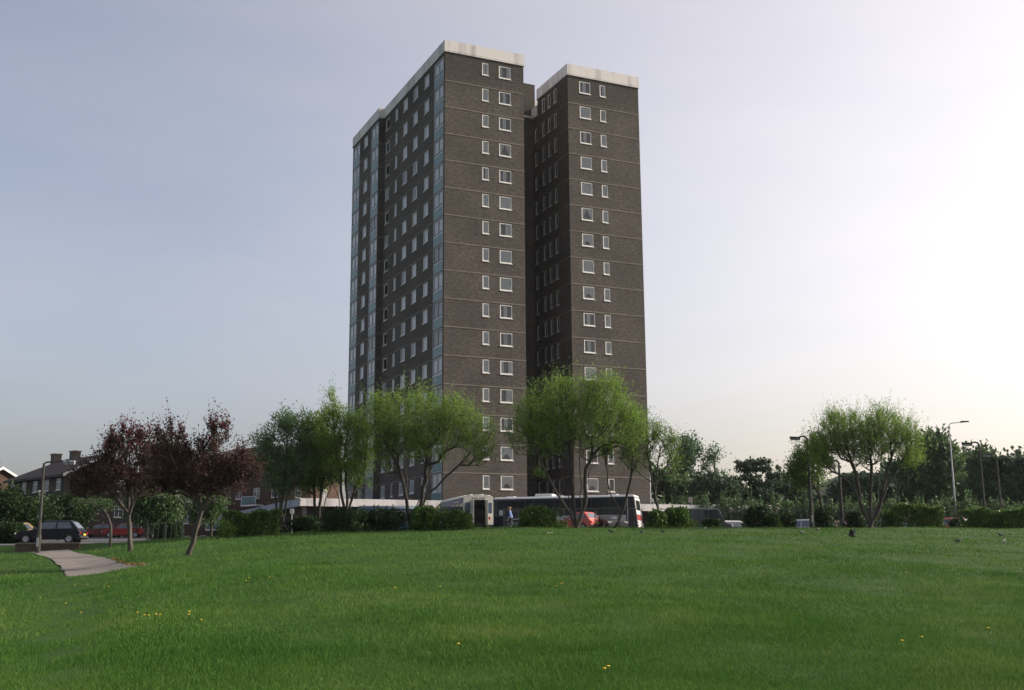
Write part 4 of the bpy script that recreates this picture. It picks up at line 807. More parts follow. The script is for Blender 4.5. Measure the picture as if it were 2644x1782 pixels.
car('parked_car', 'bright red hatchback parked by the road behind the straight crab apple', gx(318, 108), PI+.15, paint('red', (.28, .018, .018)), 'hatch', 3.7, 1.6, 1.36, M_cgl)
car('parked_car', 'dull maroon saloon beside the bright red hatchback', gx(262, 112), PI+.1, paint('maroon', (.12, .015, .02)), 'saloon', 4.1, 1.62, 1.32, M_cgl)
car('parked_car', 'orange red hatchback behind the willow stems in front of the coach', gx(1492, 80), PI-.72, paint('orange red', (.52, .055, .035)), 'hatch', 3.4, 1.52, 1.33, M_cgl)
car('parked_car', 'black saloon right of the orange red hatchback beside the coach', gx(1562, 80), -PI/2+.4, paint('black', (.012, .012, .013)), 'saloon', 4.0, 1.55, 1.10, M_cg)
car('parked_van', 'dark slate blue panel van behind the railings', gx(1806, 79), .12, paint('slate', (.035, .042, .055), .4), 'van', 4.4, 1.75, 1.92, M_cg, 'parked vehicles behind the railings')
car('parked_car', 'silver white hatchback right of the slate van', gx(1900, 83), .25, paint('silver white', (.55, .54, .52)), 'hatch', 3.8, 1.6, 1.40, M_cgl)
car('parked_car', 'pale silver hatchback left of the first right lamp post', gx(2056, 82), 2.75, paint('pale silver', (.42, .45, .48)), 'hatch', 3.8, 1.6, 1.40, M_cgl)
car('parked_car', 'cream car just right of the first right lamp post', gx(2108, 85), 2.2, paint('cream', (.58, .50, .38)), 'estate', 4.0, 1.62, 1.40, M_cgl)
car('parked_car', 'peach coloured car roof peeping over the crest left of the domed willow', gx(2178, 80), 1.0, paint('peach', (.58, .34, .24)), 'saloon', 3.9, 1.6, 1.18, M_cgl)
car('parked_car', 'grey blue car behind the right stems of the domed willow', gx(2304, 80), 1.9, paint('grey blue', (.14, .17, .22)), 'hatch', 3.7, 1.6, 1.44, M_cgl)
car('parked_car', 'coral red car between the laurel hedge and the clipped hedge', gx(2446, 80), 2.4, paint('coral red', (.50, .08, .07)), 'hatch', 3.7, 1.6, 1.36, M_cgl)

# --- coach
def coach():
    a = np.array(gx(1649, 86.2)); b = np.array([a[0]-11.2, a[1]+3.1]); L = 11.7; rz = math.atan2(a[1]-b[1], a[0]-b[0]); c = np.array([(a[0]+b[0])/2, (a[1]+b[1])/2]); n = np.array([-math.sin(rz), math.cos(rz)])*1.25; c = c+n
    o = thing('coach', 'long white and black touring coach standing behind the willow', 'coach', (c[0], c[1], float(terr(a[0], 86))), rz)
    h, w = L/2, 1.25; Wh = paint('coach white', (.62, .62, .60)); Bk = paint('coach black', (.014, .015, .018)); Gr = paint('coach grey panel', (.42, .43, .44), .45); Rd = paint('coach red', (.30, .02, .02))
    def bx(name, mat, x0, x1, y0, y1, z0, z1, parent=o, bevel=0): m = MB(); m.box(x0, x1, y0, y1, z0, z1); return m.build(name, mat, parent, bevel=bevel)
    m = MB(); m.hexa([(-h, -w, .42), (h, -w, .42), (h, w, .42), (-h, w, .42), (-h+.25, -w+.04, 3.0), (h-.30, -w+.04, 3.0), (h-.30, w-.04, 3.0), (-h+.25, w-.04, 3.0)]); m.build('body', Bk, o, bevel=.06)
    m = MB(); m.hexa([(-h+.20, -w+.02, 3.002), (h-.30, -w+.02, 3.002), (h-.30, w-.02, 3.002), (-h+.20, w-.02, 3.002), (-h+.35, -w+.18, 3.17), (h-.36, -w+.18, 3.17), (h-.36, w-.18, 3.17), (-h+.35, w-.18, 3.17)]); r = m.build('roof', Wh, o, bevel=.05)
    bx('air_unit', Wh, -2.35, -.95, -.7, .7, 3.171, 3.40, r, .06); bx('roof_hatch', Wh, -4.75, -4.1, -.4, .4, 3.171, 3.27, r, .03); bx('roof_hatch', Wh, -.7, -.2, -.4, .4, 3.171, 3.25, r, .03); bx('roof_hatch', Wh, 3.4, 4.1, -.4, .4, 3.171, 3.28, r, .03)
    def fl(z): return -w+.04*(z-.42)/2.58          # flank at height z
    y = lambda z, e=.012: fl(z)-e
    def flank(name, mat, x0, x1, z0, z1, sx0=0, e=.012):
        m = MB(); m.hexa([(x0, y(z0, e), z0), (x1, y(z0, e), z0), (x1, y(z0, 0)+.02, z0), (x0, y(z0, 0)+.02, z0), (x0+sx0, y(z1, e), z1), (x1, y(z1, e), z1), (x1, y(z1, 0)+.02, z1), (x0+sx0, y(z1, 0)+.02, z1)]); return m.build(name, mat, o)
    Gl = pm('tinted coach glass', (.010, .012, .016), (.016, .02, .024), 1, .10, spec=.35)
    xs_ = [-h+.55, -h+2.9, -h+3.55, -h+5.2, -h+6.7, -h+8.1, -h+9.5, -h+10.7]
    for i in range(len(xs_)-1): flank('side_window', Gl, xs_[i]+.04, xs_[i+1]-.04, 1.72, 2.86)
    flank('door', Gl, -h+.30, -h+1.25, .55, 1.66)
    flank('grey_panel', Gr, -h+4.4, h-.95, .98, 1.58); flank('grey_panel', Gr, -h+1.45, -h+2.3, 1.05, 1.20); flank('grey_panel', Gr, -h+1.45, -h+2.3, .82, .97)
    flank('white_stripe', Wh, -h+2.4, h-.95, 1.60, 1.64); flank('corner_trim', Gr, h-.84, h-.78, 1.0, 2.9)
    m = MB(); m.hexa([(-h+1.3, y(1.3, .014), 1.36), (-h+3.4, y(1.5, .014), 1.56), (-h+3.4, y(1.5, 0), 1.56), (-h+1.3, y(1.3, 0), 1.36), (-h+1.3, y(1.3, .014), 1.40), (-h+3.4, y(1.5, .014), 1.62), (-h+3.4, y(1.5, 0), 1.62), (-h+1.3, y(1.3, 0), 1.40)]); m.build('swoosh_stripe', Wh, o)
    bx('luggage_door', Bk, -h+4.4, -h+6.3, -w-.012, -w+.02, .45, .92); bx('luggage_door', Bk, -h+6.36, -h+8.2, -w-.012, -w+.02, .45, .92)
    # rear end
    xr = lambda z: h-.30*(z-.42)/2.58
    def rear(name, mat, y0, y1, z0, z1):
        m = MB(); m.hexa([(xr(z0)-.02, y0, z0), (xr(z0)+.014, y0, z0), (xr(z0)+.014, y1, z0), (xr(z0)-.02, y1, z0), (xr(z1)-.02, y0, z1), (xr(z1)+.014, y0, z1), (xr(z1)+.014, y1, z1), (xr(z1)-.02, y1, z1)]); return m.build(name, mat, o)
    rear('rear_panel', Wh, -1.16, 1.16, 1.68, 2.95); g = rear('rear_window', Gl, -.95, .95, 2.0, 2.75); g.location.x = .012
    rear('red_band', Rd, -1.18, 1.18, 1.28, 1.62); rear('rear_panel', Wh, -1.18, 1.18, .45, 1.24)
    for z in (.62, .86, 1.08):
        l = rear('tail_light', M_redl, -1.10, -.82, z-.07, z+.05); l.location.x = .012; l = rear('tail_light', M_redl, .82, 1.10, z-.07, z+.05); l.location.x = .012
    p = rear('number_plate', M_plate, -.3, .3, .62, .76); p.location.x = .012
    m = MB(); m.hexa([(-h-.012, -1.12, 1.2), (-h+.05, -1.12, 1.2), (-h+.05, 1.12, 1.2), (-h-.012, 1.12, 1.2), (-h+.19, -1.08, 2.85), (-h+.3, -1.08, 2.85), (-h+.3, 1.08, 2.85), (-h+.19, 1.08, 2.85)]); m.build('windscreen', Gl, o)
    m = MB(); m.tube([(-h+.05, -w-.02, 2.7), (-h-.25, -w-.22, 2.55), (-h-.25, -w-.22, 2.25)], .035, 6); mm = m.build('wing_mirror', M_trim, o)
    for x in (-h+2.6, h-3.0, h-1.75):
        for yy in (w-.16, -w+.16): wheel(o, x, yy, .48, .30)
    # seat backs with white head covers glimpsed inside the door
    bx('driver_seat', pm('pale seat cover', (.5, .5, .46), (.4, .4, .38), 3, .9), -h+.75, -h+1.05, -w-.0, -w+.3, 1.75, 2.15)
    return o
coach()

# --- minibus with open rear doors
def minibus(name, label, loc, rz, L=7.2, opened=True, H=2.42, roofm=None):
    o = thing(name, label, 'minibus', loc, rz, 'minibuses beside the tower'); h, w = L/2, 1.05
    Cr = paint('minibus cream white', (.62, .60, .54)); Bl = paint('minibus blue', (.030, .065, .15)); Gl = glassmat('minibus glass '+name+str(loc[0])[:4], (.55, .58, .6), 1, 1.5); Di = pm('dark bus interior', (.03, .03, .03), (.045, .042, .04), 3, .9)
    # rear end at -x
    def prof(ins=0): return [(-w, .40), (-w, 2.18), (-w*.97, 2.27), (-w*.80, H-.05), (-w*.38, H), (w*.38, H), (w*.80, H-.05), (w*.97, 2.27), (w, 2.18), (w, .40)]
    sh = MB(); x0, x1 = -h+.03, h-.5
    P = prof()
    for k in (1, 2, 3, 4, 5, 6, 7):  # roof shell
        a, b = P[k], P[k+1]; sh.quad((x0, a[0], a[1]), (x0, b[0], b[1]), (x1, b[0], b[1]), (x1, a[0], a[1]))
    sh.quad((x1, P[1][0], P[1][1]), (x1, P[8][0], P[8][1]), (h-.1, .95, 1.75), (h-.1, -.95, 1.75)); sh.poly([(x1, *p) for p in P[1:9]])
    r = sh.build('roof', roofm or Cr, o, True); so_ = r.modifiers.new('thick', 'SOLIDIFY'); so_.thickness = .03; so_.offset = -1
    def bx(nm, mat, a, b, c, d, e, f, par=o, bevel=0): m = MB(); m.box(a, b, c, d, e, f); return m.build(nm, mat, par, bevel=bevel)
    for s in (-1, 1):
        y0, y1 = (-w, -w+.04) if s < 0 else (w-.04, w)
        bx('side_panel', Bl, -h+.05, h-.9, y0, y1, .38, 1.20); bx('side_panel', Bl, -h+.05, h-.9, y0, y1, 1.84, 2.178)
        xs2 = np.linspace(-h+.05, h-.9, 6)
        for k in range(5):
            bx('pillar', Bl, xs2[k]-(0 if k == 0 else .05), xs2[k]+.06, y0, y1, 1.201, 1.839); bx('side_window', Gl, xs2[k]+.061, xs2[k+1]-.051, (y0+y1)/2-.004, (y0+y1)/2+.004, 1.201, 1.839)
        bx('pillar', Bl, xs2[5]-.05, xs2[5], y0, y1, 1.201, 1.839); bx('white_stripe', Cr, -h+.06, h-.91, y0-(.006 if s < 0 else -.036), y1-(.036 if s < 0 else -.006), 1.12, 1.17)
        bx('lettering', Cr, -h+1.3, -h+2.3, y0-(.005 if s < 0 else -.037), y1-(.037 if s < 0 else -.005), 1.97, 2.04)
    bx('floor', Di, -h+.1, h-.5, -w+.05, w-.05, .40, .55); bx('bulkhead', Di, h-1.0, h-.9, -w+.05, w-.05, .55, 1.3)
    m = MB(); m.hexa([(h-.9, -w, .35), (h, -w*.9, .35), (h, w*.9, .35), (h-.9, w, .35), (h-.9, -w, 1.72), (h-.12, -w*.88, 1.05), (h-.12, w*.88, 1.05), (h-.9, w, 1.72)]); m.build('bonnet', Bl, o, bevel=.05)
    m = MB(); m.hexa([(h-.88, -w+.08, 1.70), (h-.10, -w*.86, 1.08), (h-.10, w*.86, 1.08), (h-.88, w-.08, 1.70), (x1-.01, -w+.1, 2.05), (x1, -w+.1, 2.06), (x1, w-.1, 2.06), (x1-.01, w-.1, 2.05)]); m.build('windscreen', M_cg, o)
    for x in (-h+1.6, h-1.2):
        for yy in (w-.12, -w+.12): wheel(o, x, yy, .36, .2)
    for k in range(4):
        for s in (-.55, .55): bx('seat', Di, -h+1.5+k*1.0, -h+1.6+k*1.0, s-.35, s+.35, .55, 1.42)
    # rear face: cream with two narrow blue windows; the doorway stands open
    e0, e1 = -h-.03, -h+.03
    hd = MB(); hd.poly([(e0, -w, 2.10), (e0, w, 2.10), *[(e0, p[0], p[1]) for p in P[8:0:-1]][1:-1]]); hd.build('header_panel', Cr, o)
    dw = .50
    for s in (-1, 1):
        a, b = sorted((s*dw, s*w)); bx('rear_panel', Cr, e0, e1, a, b, .42, 1.18); bx('rear_panel', Cr, e0, e1, a, b, 1.90, 2.098)
        bx('rear_post', Cr, e0, e1, a, a+.09, 1.181, 1.899); bx('rear_post', Cr, e0, e1, b-.09, b, 1.181, 1.899)
        bx('rear_window', pm('blue tinted rear glass', (.035, .07, .16), (.05, .09, .18), 2, .1, spec=.7), e0+.02, e1-.02, a+.091, b-.091, 1.181, 1.899)
        bx('bumper', M_trim, e0-.06, e1, a, b, .34, .41); bx('tail_light', M_redl, e0-.012, e0, (a+b)/2-.06, (a+b)/2+.06, .75, .95)
    if opened:
        for s in (-1, 1): bx('rear_door', Cr, e0-.62, e0, s*(dw+.0)-.02, s*(dw+.0)+.02, .42, 2.06)
    else: bx('rear_door', Cr, e0+.01, e1, -dw+.01, dw-.01, .42, 2.07)
    rg = random.Random(3)
    for i in range(9):
        if i == 4: continue
        yy = -.42+i*.105; m = MB(); m.box(e0-.006, e0-.001, yy-.032, yy-.014, 2.15, 2.24); m.box(e0-.006, e0-.001, yy+.014, yy+.032, 2.15, 2.24)
        z = 2.185+.02*rg.choice((-1, 0, 2)); m.box(e0-.0065, e0-.0005, yy-.013, yy+.013, z, z+.02); m.build('lettering', M_trim, o)
    return o
pa = np.array(at(1235, 1340, 77.5)); ang = math.atan2(.955, -.295); Lm = 7.2
minibus('minibus', 'cream and blue minibus with its rear doorway open beside the coach', (pa[0]+math.cos(ang)*Lm/2, 77.5+math.sin(ang)*Lm/2, float(terr(pa[0], 79))), ang, Lm)
pb = gx(1000, 92)
minibus('minibus', 'grey blue minibus half hidden behind the bushy willow and shrubs', (pb[0], 92, float(terr(pb[0], 92))-.1), PI+.1, 5.6, False, 2.44, paint('grey blue roof', (.10, .13, .17)))

# ------------------------------------------------------------------ street furniture
M_lampc = pm('weathered lamp concrete with shade', (.060, .055, .048), (.040, .037, .032), 5, .95, bump=.2)  # base colour darkened to carry the shade on the left post
M_steel = pm('pale lamp steel', (.40, .41, .42), (.32, .33, .34), 4, .45, metal=.3)
M_lens = pm('grey lamp lens', (.36, .37, .38), (.28, .29, .30), 4, .3)
M_rail = pm('dark railing paint', (.06, .068, .064), (.045, .05, .048), 5, .6)
def concrete_lamp(label, px, D, toprow, side=-1, reach=.75, arm='curve', r=(.11, .065), base=None):
    b = base or gx(px, D); top = at(px, toprow, D)[2]; h = top-b[2]; o = thing('street_lamp', label, 'street lamp', b, 0, 'concrete street lamps'); m = MB()
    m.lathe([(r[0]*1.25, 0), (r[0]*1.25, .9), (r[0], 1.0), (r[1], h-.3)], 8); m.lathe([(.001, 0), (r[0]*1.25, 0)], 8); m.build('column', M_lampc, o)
    m = MB()
    if arm == 'curve': m.tube([(0, 0, h-.35), (0, 0, h-.12), (side*.08, 0, h-.02), (side*.2, 0, h+.03), (side*.38, 0, h+.02), (side*.5, 0, h-.02)], [r[1], r[1], r[1]*.9, r[1]*.8, r[1]*.7, r[1]*.65], 8)
    else: m.tube([(0, 0, h-.4), (0, 0, h-.05), (side*.12, 0, h+.02), (side*reach, 0, h+.10)], [r[1], r[1]*.95, r[1]*.7, r[1]*.55], 8)
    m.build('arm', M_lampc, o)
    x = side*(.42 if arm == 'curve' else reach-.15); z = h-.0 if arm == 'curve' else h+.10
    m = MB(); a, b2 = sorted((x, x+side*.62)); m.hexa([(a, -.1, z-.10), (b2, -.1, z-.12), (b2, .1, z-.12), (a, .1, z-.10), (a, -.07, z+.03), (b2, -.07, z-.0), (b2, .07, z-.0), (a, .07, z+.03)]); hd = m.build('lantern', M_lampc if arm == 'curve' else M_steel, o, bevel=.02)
    m = MB(); m.hexa([(a+.06, -.08, z-.19), (b2-.03, -.08, z-.20), (b2-.03, .08, z-.20), (a+.06, .08, z-.19), (a+.03, -.09, z-.11), (b2-.01, -.09, z-.125), (b2-.01, .09, z-.125), (a+.03, .09, z-.11)]); m.build('lens', M_lens, hd)
    m = MB(); m.box(-.05, .05, -r[0]*1.25-.012, -r[0]*1.25+.02, .35, .8); m.build('access_door', M_steel, o)
    return o
concrete_lamp('concrete lamp post with a straight arm beside the footpath', 99, 59, 1195, 1, 1.15, 'straight')
concrete_lamp('concrete lamp post with curved neck left of the domed willow', 2099, 68, 1128, -1)
concrete_lamp('larger of the two concrete lamp posts by the right hedge, nearest the silver post', 2549, 69, 1143, -1)
concrete_lamp('last concrete lamp post with curved neck by the right picture edge', 2592, 84, 1172, -1)
concrete_lamp('concrete lamp post half hidden by the limbs of the domed willow', 2178, 71, 1190, -1)
b = gx(2474, 96); top = at(2470, 1096, 96)[2]; h = top-b[2]; o = thing('street_lamp', 'tall slender silver street lamp with a long arm to the right', 'street lamp', b)
m = MB(); m.lathe([(.13, 0), (.13, 1.2), (.085, 1.3), (.055, h-.3)], 10); m.build('column', M_steel, o)
m = MB(); m.tube([(0, 0, h-.4), (.0, 0, h-.1), (.12, 0, h+.06), (.4, 0, h+.12), (1.1, 0, h+.2)], [.05, .045, .04, .035, .03], 8); m.build('arm', M_steel, o)
m = MB(); m.hexa([(1.0, -.12, h+.14), (1.75, -.1, h+.2), (1.75, .1, h+.2), (1.0, .12, h+.14), (1.05, -.07, h+.3), (1.7, -.05, h+.3), (1.7, .05, h+.3), (1.05, .07, h+.3)]); m.build('lantern', M_lampc, o, bevel=.02)
b = gx(94, 92); o = thing('street_lamp', 'short pale lamp post with a small globe in front of the flats', 'street lamp', b); h = at(97, 1277, 92)[2]-b[2]
m = MB(); m.lathe([(.05, 0), (.04, h)], 8); m.build('column', M_steel, o); m = MB(); m.lathe([(.001, h-.05), (.12, h), (.2, h+.2), (.22, h+.28), (.001, h+.34)], 12); m.build('globe', pm('opal globe', (.6, .57, .48), (.5, .47, .4), 3, .4), o, True)

# railings: hooped frames on posts along the crest
def railing(label, px0, px1, D, group='park railings', hgt=1.25, gap=1.52):
    a, b = gx(px0, D), gx(px1, D); n = max(1, round((b[0]-a[0])/gap)); o = thing('railing', label, 'railing', (a[0], D, a[2]), 0, group); st = (b[0]-a[0])/n
    for i in range(n+1):
        z = float(terr(a[0]+i*st, D))-a[2]; m = MB(); m.box(i*st-.022, i*st+.022, -.022, .022, z-.15, z+hgt+.05); m.build('post', M_rail, o)
    for i in range(n):
        z0 = float(terr(a[0]+i*st, D))-a[2]; z1 = float(terr(a[0]+(i+1)*st, D))-a[2]; m = MB(); x0, x1 = i*st+.075, (i+1)*st-.075; r = .14; zt = hgt-.02
        pts = [(x0, 0, z0+.08), (x0, 0, z0+zt-r)]+[(x0+r-r*math.cos(t), 0, z0+zt-r+r*math.sin(t)) for t in np.linspace(.3, PI/2, 4)]+[(x1-r+r*math.sin(t), 0, z1+zt-r+r*math.cos(t)) for t in np.linspace(0, PI/2-.3, 4)]+[(x1, 0, z1+zt-r), (x1, 0, z1+.08)]
        m.tube(pts, .024, 5); m.tube([(x0, 0, z0+.12), (x1, 0, z1+.12)], .014, 5, cap=False); m.build('hoop_frame', M_rail, o)
        for k in range(1, 3):
            t = k/3; xx = x0+(x1-x0)*t; m = MB(); m.tube([(xx, 0, z0+(z1-z0)*t+.12), (xx, 0, z0+(z1-z0)*t+zt)], .006, 4); m.build('bar', M_rail, o)
    return o
railing('hooped dark railings between the bushy willow and the minibus', 1060, 1185, 70)
railing('hooped dark railings in front of the coach', 1300, 1660, 70)
railing('hooped dark railings between the thin open tree and the olive tree', 1690, 2110, 70)
railing('hooped dark railings from the domed willow to the right edge', 2170, 2680, 71)
railing('short low railings under the crab apples', 378, 470, 74)

# low brick wall at the head of the path and fence behind the road
M_lowb = brickmat('low wall brick', (.10, .07, .05), (.08, .055, .04), (.13, .11, .09), .5)
a, b = gx(40, 62.25), gx(205, 62.25); o = thing('low_wall', 'low brown brick wall at the head of the footpath', 'wall', (a[0], 62.25, 2.15)); L_ = b[0]-a[0]
mb = MB()
for (p, q, s) in (((0, 0), (L_, 0), 1), ((L_, 0), (L_, .22), 1), ((L_, .22), (0, .22), 1), ((0, .22), (0, 0), 1)):
    d = math.dist(p, q); mb.quad((*p, -.2), (*q, -.2), (*q, .58), (*p, .58), uv=[(0, 0), (d, 0), (d, .78), (0, .78)])
mb.build('brickwork', M_lowb, o); mb = MB(); mb.box(-.03, L_+.03, -.03, .25, .581, .66); mb.build('coping', M_band, o, bevel=.01)
M_fence = pm('grey brown fence boards', (.055, .05, .047), (.035, .032, .03), 3, .95, stretch=(1, 1, .2))
a, b = gx(215, 118), gx(395, 118); o = thing('board_fence', 'dark board fence behind the red cars', 'fence', (a[0], 118, 4.3)); L_ = b[0]-a[0]; n = int(L_/.16)
bm_ = MB(); bm_.box(0, .148, -.012, .012, .05, 1.62); bme = bm_.mesh('board', M_fence)
for i in range(n):
    q = link('board', bme, o); q.location = (i*.16, (i % 2)*.012, random.Random(i).uniform(-.02, .02))
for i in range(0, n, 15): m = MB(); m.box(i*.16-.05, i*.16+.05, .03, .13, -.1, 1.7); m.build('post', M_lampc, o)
m = MB(); m.box(0, L_, .03, .07, 1.35, 1.43); m.box(0, L_, .03, .07, .35, .43); m.build('rail', M_fence, o)
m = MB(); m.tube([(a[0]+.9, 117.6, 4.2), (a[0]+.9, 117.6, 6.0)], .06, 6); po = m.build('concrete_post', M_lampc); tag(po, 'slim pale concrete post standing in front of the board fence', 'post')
# small tan notice
p = at(264, 1352, 116); o = thing('notice_sign', 'small tan notice board above the red cars', 'sign', (p[0], 116, p[2]))
m = MB(); m.box(-.13, .13, -.02, .01, -.17, .17); m.build('board', pm('tan notice', (.45, .30, .17), (.4, .26, .15), 4, .7), o); 
for k, z in enumerate((.08, .01, -.07)): m = MB(); m.box(-.08, .06+.02*k, -.024, -.021, z-.018, z+.018); m.build('lettering', M_trim, o)
m = MB(); m.tube([(0, .02, -1.6), (0, .02, .1)], .025, 6); m.build('stake', M_fence, o)
p = at(754, 1320, 93); o = thing('notice_sign', 'small white notice on the garage beside the laurel hedge', 'sign', (p[0], 93, p[2]))
m = MB(); m.box(-.16, .16, -.02, .01, -.19, .19); m.build('board', M_white, o); m = MB(); m.tube([(0, .02, -2.0), (0, .02, .1)], .03, 6); m.build('stake', M_steel, o)
for k, z in enumerate((.09, .0, -.09)): m = MB(); m.box(-.11, .11-.03*k, -.024, -.021, z-.02, z+.02); m.build('lettering', M_teal, o)
p = at(1783, 1291, 108); o = thing('notice_sign', 'small pinkish sign post behind the garage roof right of the tower', 'sign', (p[0], 108, p[2]))
m = MB(); m.box(-.2, .2, -.02, .01, -.25, .25); m.build('board', pm('pinkish sign', (.45, .36, .32), (.4, .3, .28), 4, .7), o); m = MB(); m.tube([(.1, .02, -3.5), (.1, .02, .1)], .03, 6); m.build('stake', M_steel, o)

# ------------------------------------------------------------------ houses on the left, hall on the right
M_tile = pm('brown roof tiles', (.060, .038, .030), (.042, .028, .024), 3, .9, stretch=(1, 1, 4), bump=.2)
def house(name, label, loc, rz, L, Dp, He, Hr, hip, floors_, brick, chim=(), winw=1.0, balc=None, barge=True):
    """local x along the long front (y = 0 is the front wall), roof ridge along x"""
    o = thing(name, label, 'building', loc, rz); fz = [(.9+k*2.6, .9+k*2.6+1.15) for k in range(floors_)]; nwin = max(2, int(L/2.6)); holes = []
    for k, (z0, z1) in enumerate(fz):
        for i in range(nwin):
            x = (i+.5)*L/nwin-winw/2; holes.append((x, x+winw, z0, z1))
    def wl(oo, d, n, w, hs, peak=None):
        mb = MB(); oo = np.array(oo, float); d = np.array(d, float); n = np.array(n, float); P = lambda a, z, t=0: (*(oo+d*a+n*t), z)
        ca = sorted(set([0, w]+[x for h in hs for x in h[:2]])); cz = sorted(set([-.6, He]+[x for h in hs for x in h[2:]]))
        for i in range(len(ca)-1):
            for j in range(len(cz)-1):
                ma, mz = (ca[i]+ca[i+1])/2, (cz[j]+cz[j+1])/2
                if any(h[0] < ma < h[1] and h[2] < mz < h[3] for h in hs): continue
                mb.quad(P(ca[i], cz[j]), P(ca[i+1], cz[j]), P(ca[i+1], cz[j+1]), P(ca[i], cz[j+1]), uv=[(ca[i], cz[j]), (ca[i+1], cz[j]), (ca[i+1], cz[j+1]), (ca[i], cz[j+1])])
        for a0, a1, b0, b1 in hs:
            for q in ((P(a0, b0), P(a0, b0, .1), P(a0, b1, .1), P(a0, b1)), (P(a1, b0), P(a1, b1), P(a1, b1, .1), P(a1, b0, .1)), (P(a0, b1), P(a0, b1, .1), P(a1, b1, .1), P(a1, b1)), (P(a0, b0), P(a1, b0), P(a1, b0, .1), P(a0, b0, .1))): mb.quad(*q, uv=[(0, 0), (.1, 0), (.1, .3), (0, .3)])
        if peak:
            mb.quad(P(0, He), P(w, He), P(w/2, He+peak), P(w/2, He+peak), uv=[(0, He), (w, He), (w/2, He+peak), (w/2, He+peak)])
        return mb.build('wall', brick, o)
    wl((0, 0), (1, 0), (0, 1), L, holes); gh = [] if L < 7 else [(Dp*.25-.5, Dp*.25+.5, z0, z1) for z0, z1 in fz]+[(Dp*.72-.5, Dp*.72+.5, z0, z1) for z0, z1 in fz]
    wl((L, 0), (0, 1), (-1, 0), Dp, gh, None if hip else Hr); wl((L, Dp), (-1, 0), (0, -1), L, []); wl((0, Dp), (0, -1), (1, 0), Dp, [], None if hip == 2 else Hr if not hip else None)
    def win(x, y, z, rzz, w, hh):
        f = MB(); b = .06; f.box(0, b, .02, .08, 0, hh); f.box(w-b, w, .02, .08, 0, hh); f.box(b, w-b, .02, .08, 0, b); f.box(b, w-b, .02, .08, hh-b, hh); f.box(w/2-.025, w/2+.025, .025, .075, b, hh-b); f.box(b, w-b, .03, .07, hh*.68, hh*.68+.04)
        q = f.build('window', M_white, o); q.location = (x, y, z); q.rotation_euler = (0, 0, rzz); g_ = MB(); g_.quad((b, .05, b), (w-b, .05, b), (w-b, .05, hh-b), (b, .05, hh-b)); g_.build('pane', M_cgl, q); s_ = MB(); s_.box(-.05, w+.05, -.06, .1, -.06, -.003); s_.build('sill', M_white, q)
    for (a0, a1, b0, b1) in holes: win(a0, 0, b0, 0, a1-a0, b1-b0)
    for (a0, a1, b0, b1) in gh: win(L, a0, b0, PI/2, a1-a0, b1-b0)
    e = .35; rf = MB(); y0, y1, ym = -e, Dp+e, Dp/2; z0 = He-e*Hr/(Dp/2); hx0 = (Dp*.42 if hip else -e); hx1 = L+e if hip != 2 else L-Dp*.42
    A, B_, C_, D_ = (-e, y0, z0), (L+e, y0, z0), (L+e, y1, z0), (-e, y1, z0); R0, R1 = (hx0, ym, He+Hr), (hx1, ym, He+Hr)
    rf.poly([A, B_, R1, R0]); rf.poly([C_, D_, R0, R1]); rf.poly([D_, A, R0]) if hip else None; rf.poly([B_, C_, R1]) if hip == 2 else None
    r = rf.build('roof', M_tile, o); sd = r.modifiers.new('thick', 'SOLIDIFY'); sd.thickness = .12; sd.offset = 1
    for (cx, cy) in chim: c = MB(); c.box(cx-.45, cx+.45, cy-.4, cy+.4, He+Hr-.9, He+Hr+.75); ch = c.build('chimney', M_lowb, r); c = MB(); c.box(cx-.52, cx+.52, cy-.47, cy+.47, He+Hr+.75, He+Hr+.88); c.build('chimney_cap', M_band, ch)
    if barge and hip != 2:
        bg_ = MB()
        for (ya, yb, za, zb) in ((y0, ym, z0, He+Hr), (y1, ym, z0, He+Hr)): bg_.hexa([(L+e+.01, ya, za-.12), (L+e+.06, ya, za-.12), (L+e+.06, yb, zb-.12), (L+e+.01, yb, zb-.12), (L+e+.01, ya, za+.16), (L+e+.06, ya, za+.16), (L+e+.06, yb, zb+.16), (L+e+.01, yb, zb+.16)])
        bg_.build('bargeboard', M_white, o)
    g_ = MB(); g_.box(-e, L+e, -e-.1, -e-.005, z0-.1, z0+.02); g_.build('gutter', M_trim, o)
    if balc:
        for i in balc:
            for k in range(1, floors_):
                x = (i+.5)*L/nwin; z = k*2.6+.0; s = MB(); s.box(x-1.2, x+1.2, -1.2, -.005, z-.05, z+.14); s_ = s.build('balcony', M_white, o)
                p_ = MB(); p_.box(x-1.18, x+1.18, -1.19, -1.15, z+.22, z+.98); p_.build('balcony_panel', pm('sea green balcony panel', (.12, .22, .22), (.1, .19, .19), 2, .4), s_); t_ = MB(); t_.box(x-1.2, x+1.2, -1.21, -1.13, z+1.0, z+1.06); t_.box(x-1.2, x-1.14, -1.2, -1.14, z+.14, z+1.0); t_.box(x+1.14, x+1.2, -1.2, -1.14, z+.14, z+1.0); t_.build('balcony_rail', M_white, s_)
    return o
ca_, cb_ = at(168, 1223, 112), at(22, 1241, 121); dz = math.atan2(ca_[1]-cb_[1], ca_[0]-cb_[0])
house('block_of_flats', 'three storey brick flats with hipped tiled roof and two chimneys on the left', (cb_[0], cb_[1], 2.85), dz, math.hypot(ca_[0]-cb_[0], ca_[1]-cb_[1]), 8.2, ca_[2]-2.85, 2.1, 1, 3, M_brick, chim=((2.0, 4.1), (6.4, 4.1)))
p = at(23, 1238, 125); house('gabled_house', 'brick house end with white bargeboards at the left picture edge', (p[0]-12.7, p[1]+6, 2.9), -.62, 10, 7.5, p[2]-2.9-.4, 1.9, 0, 3, M_brick2, chim=((8.5, 3.7),))
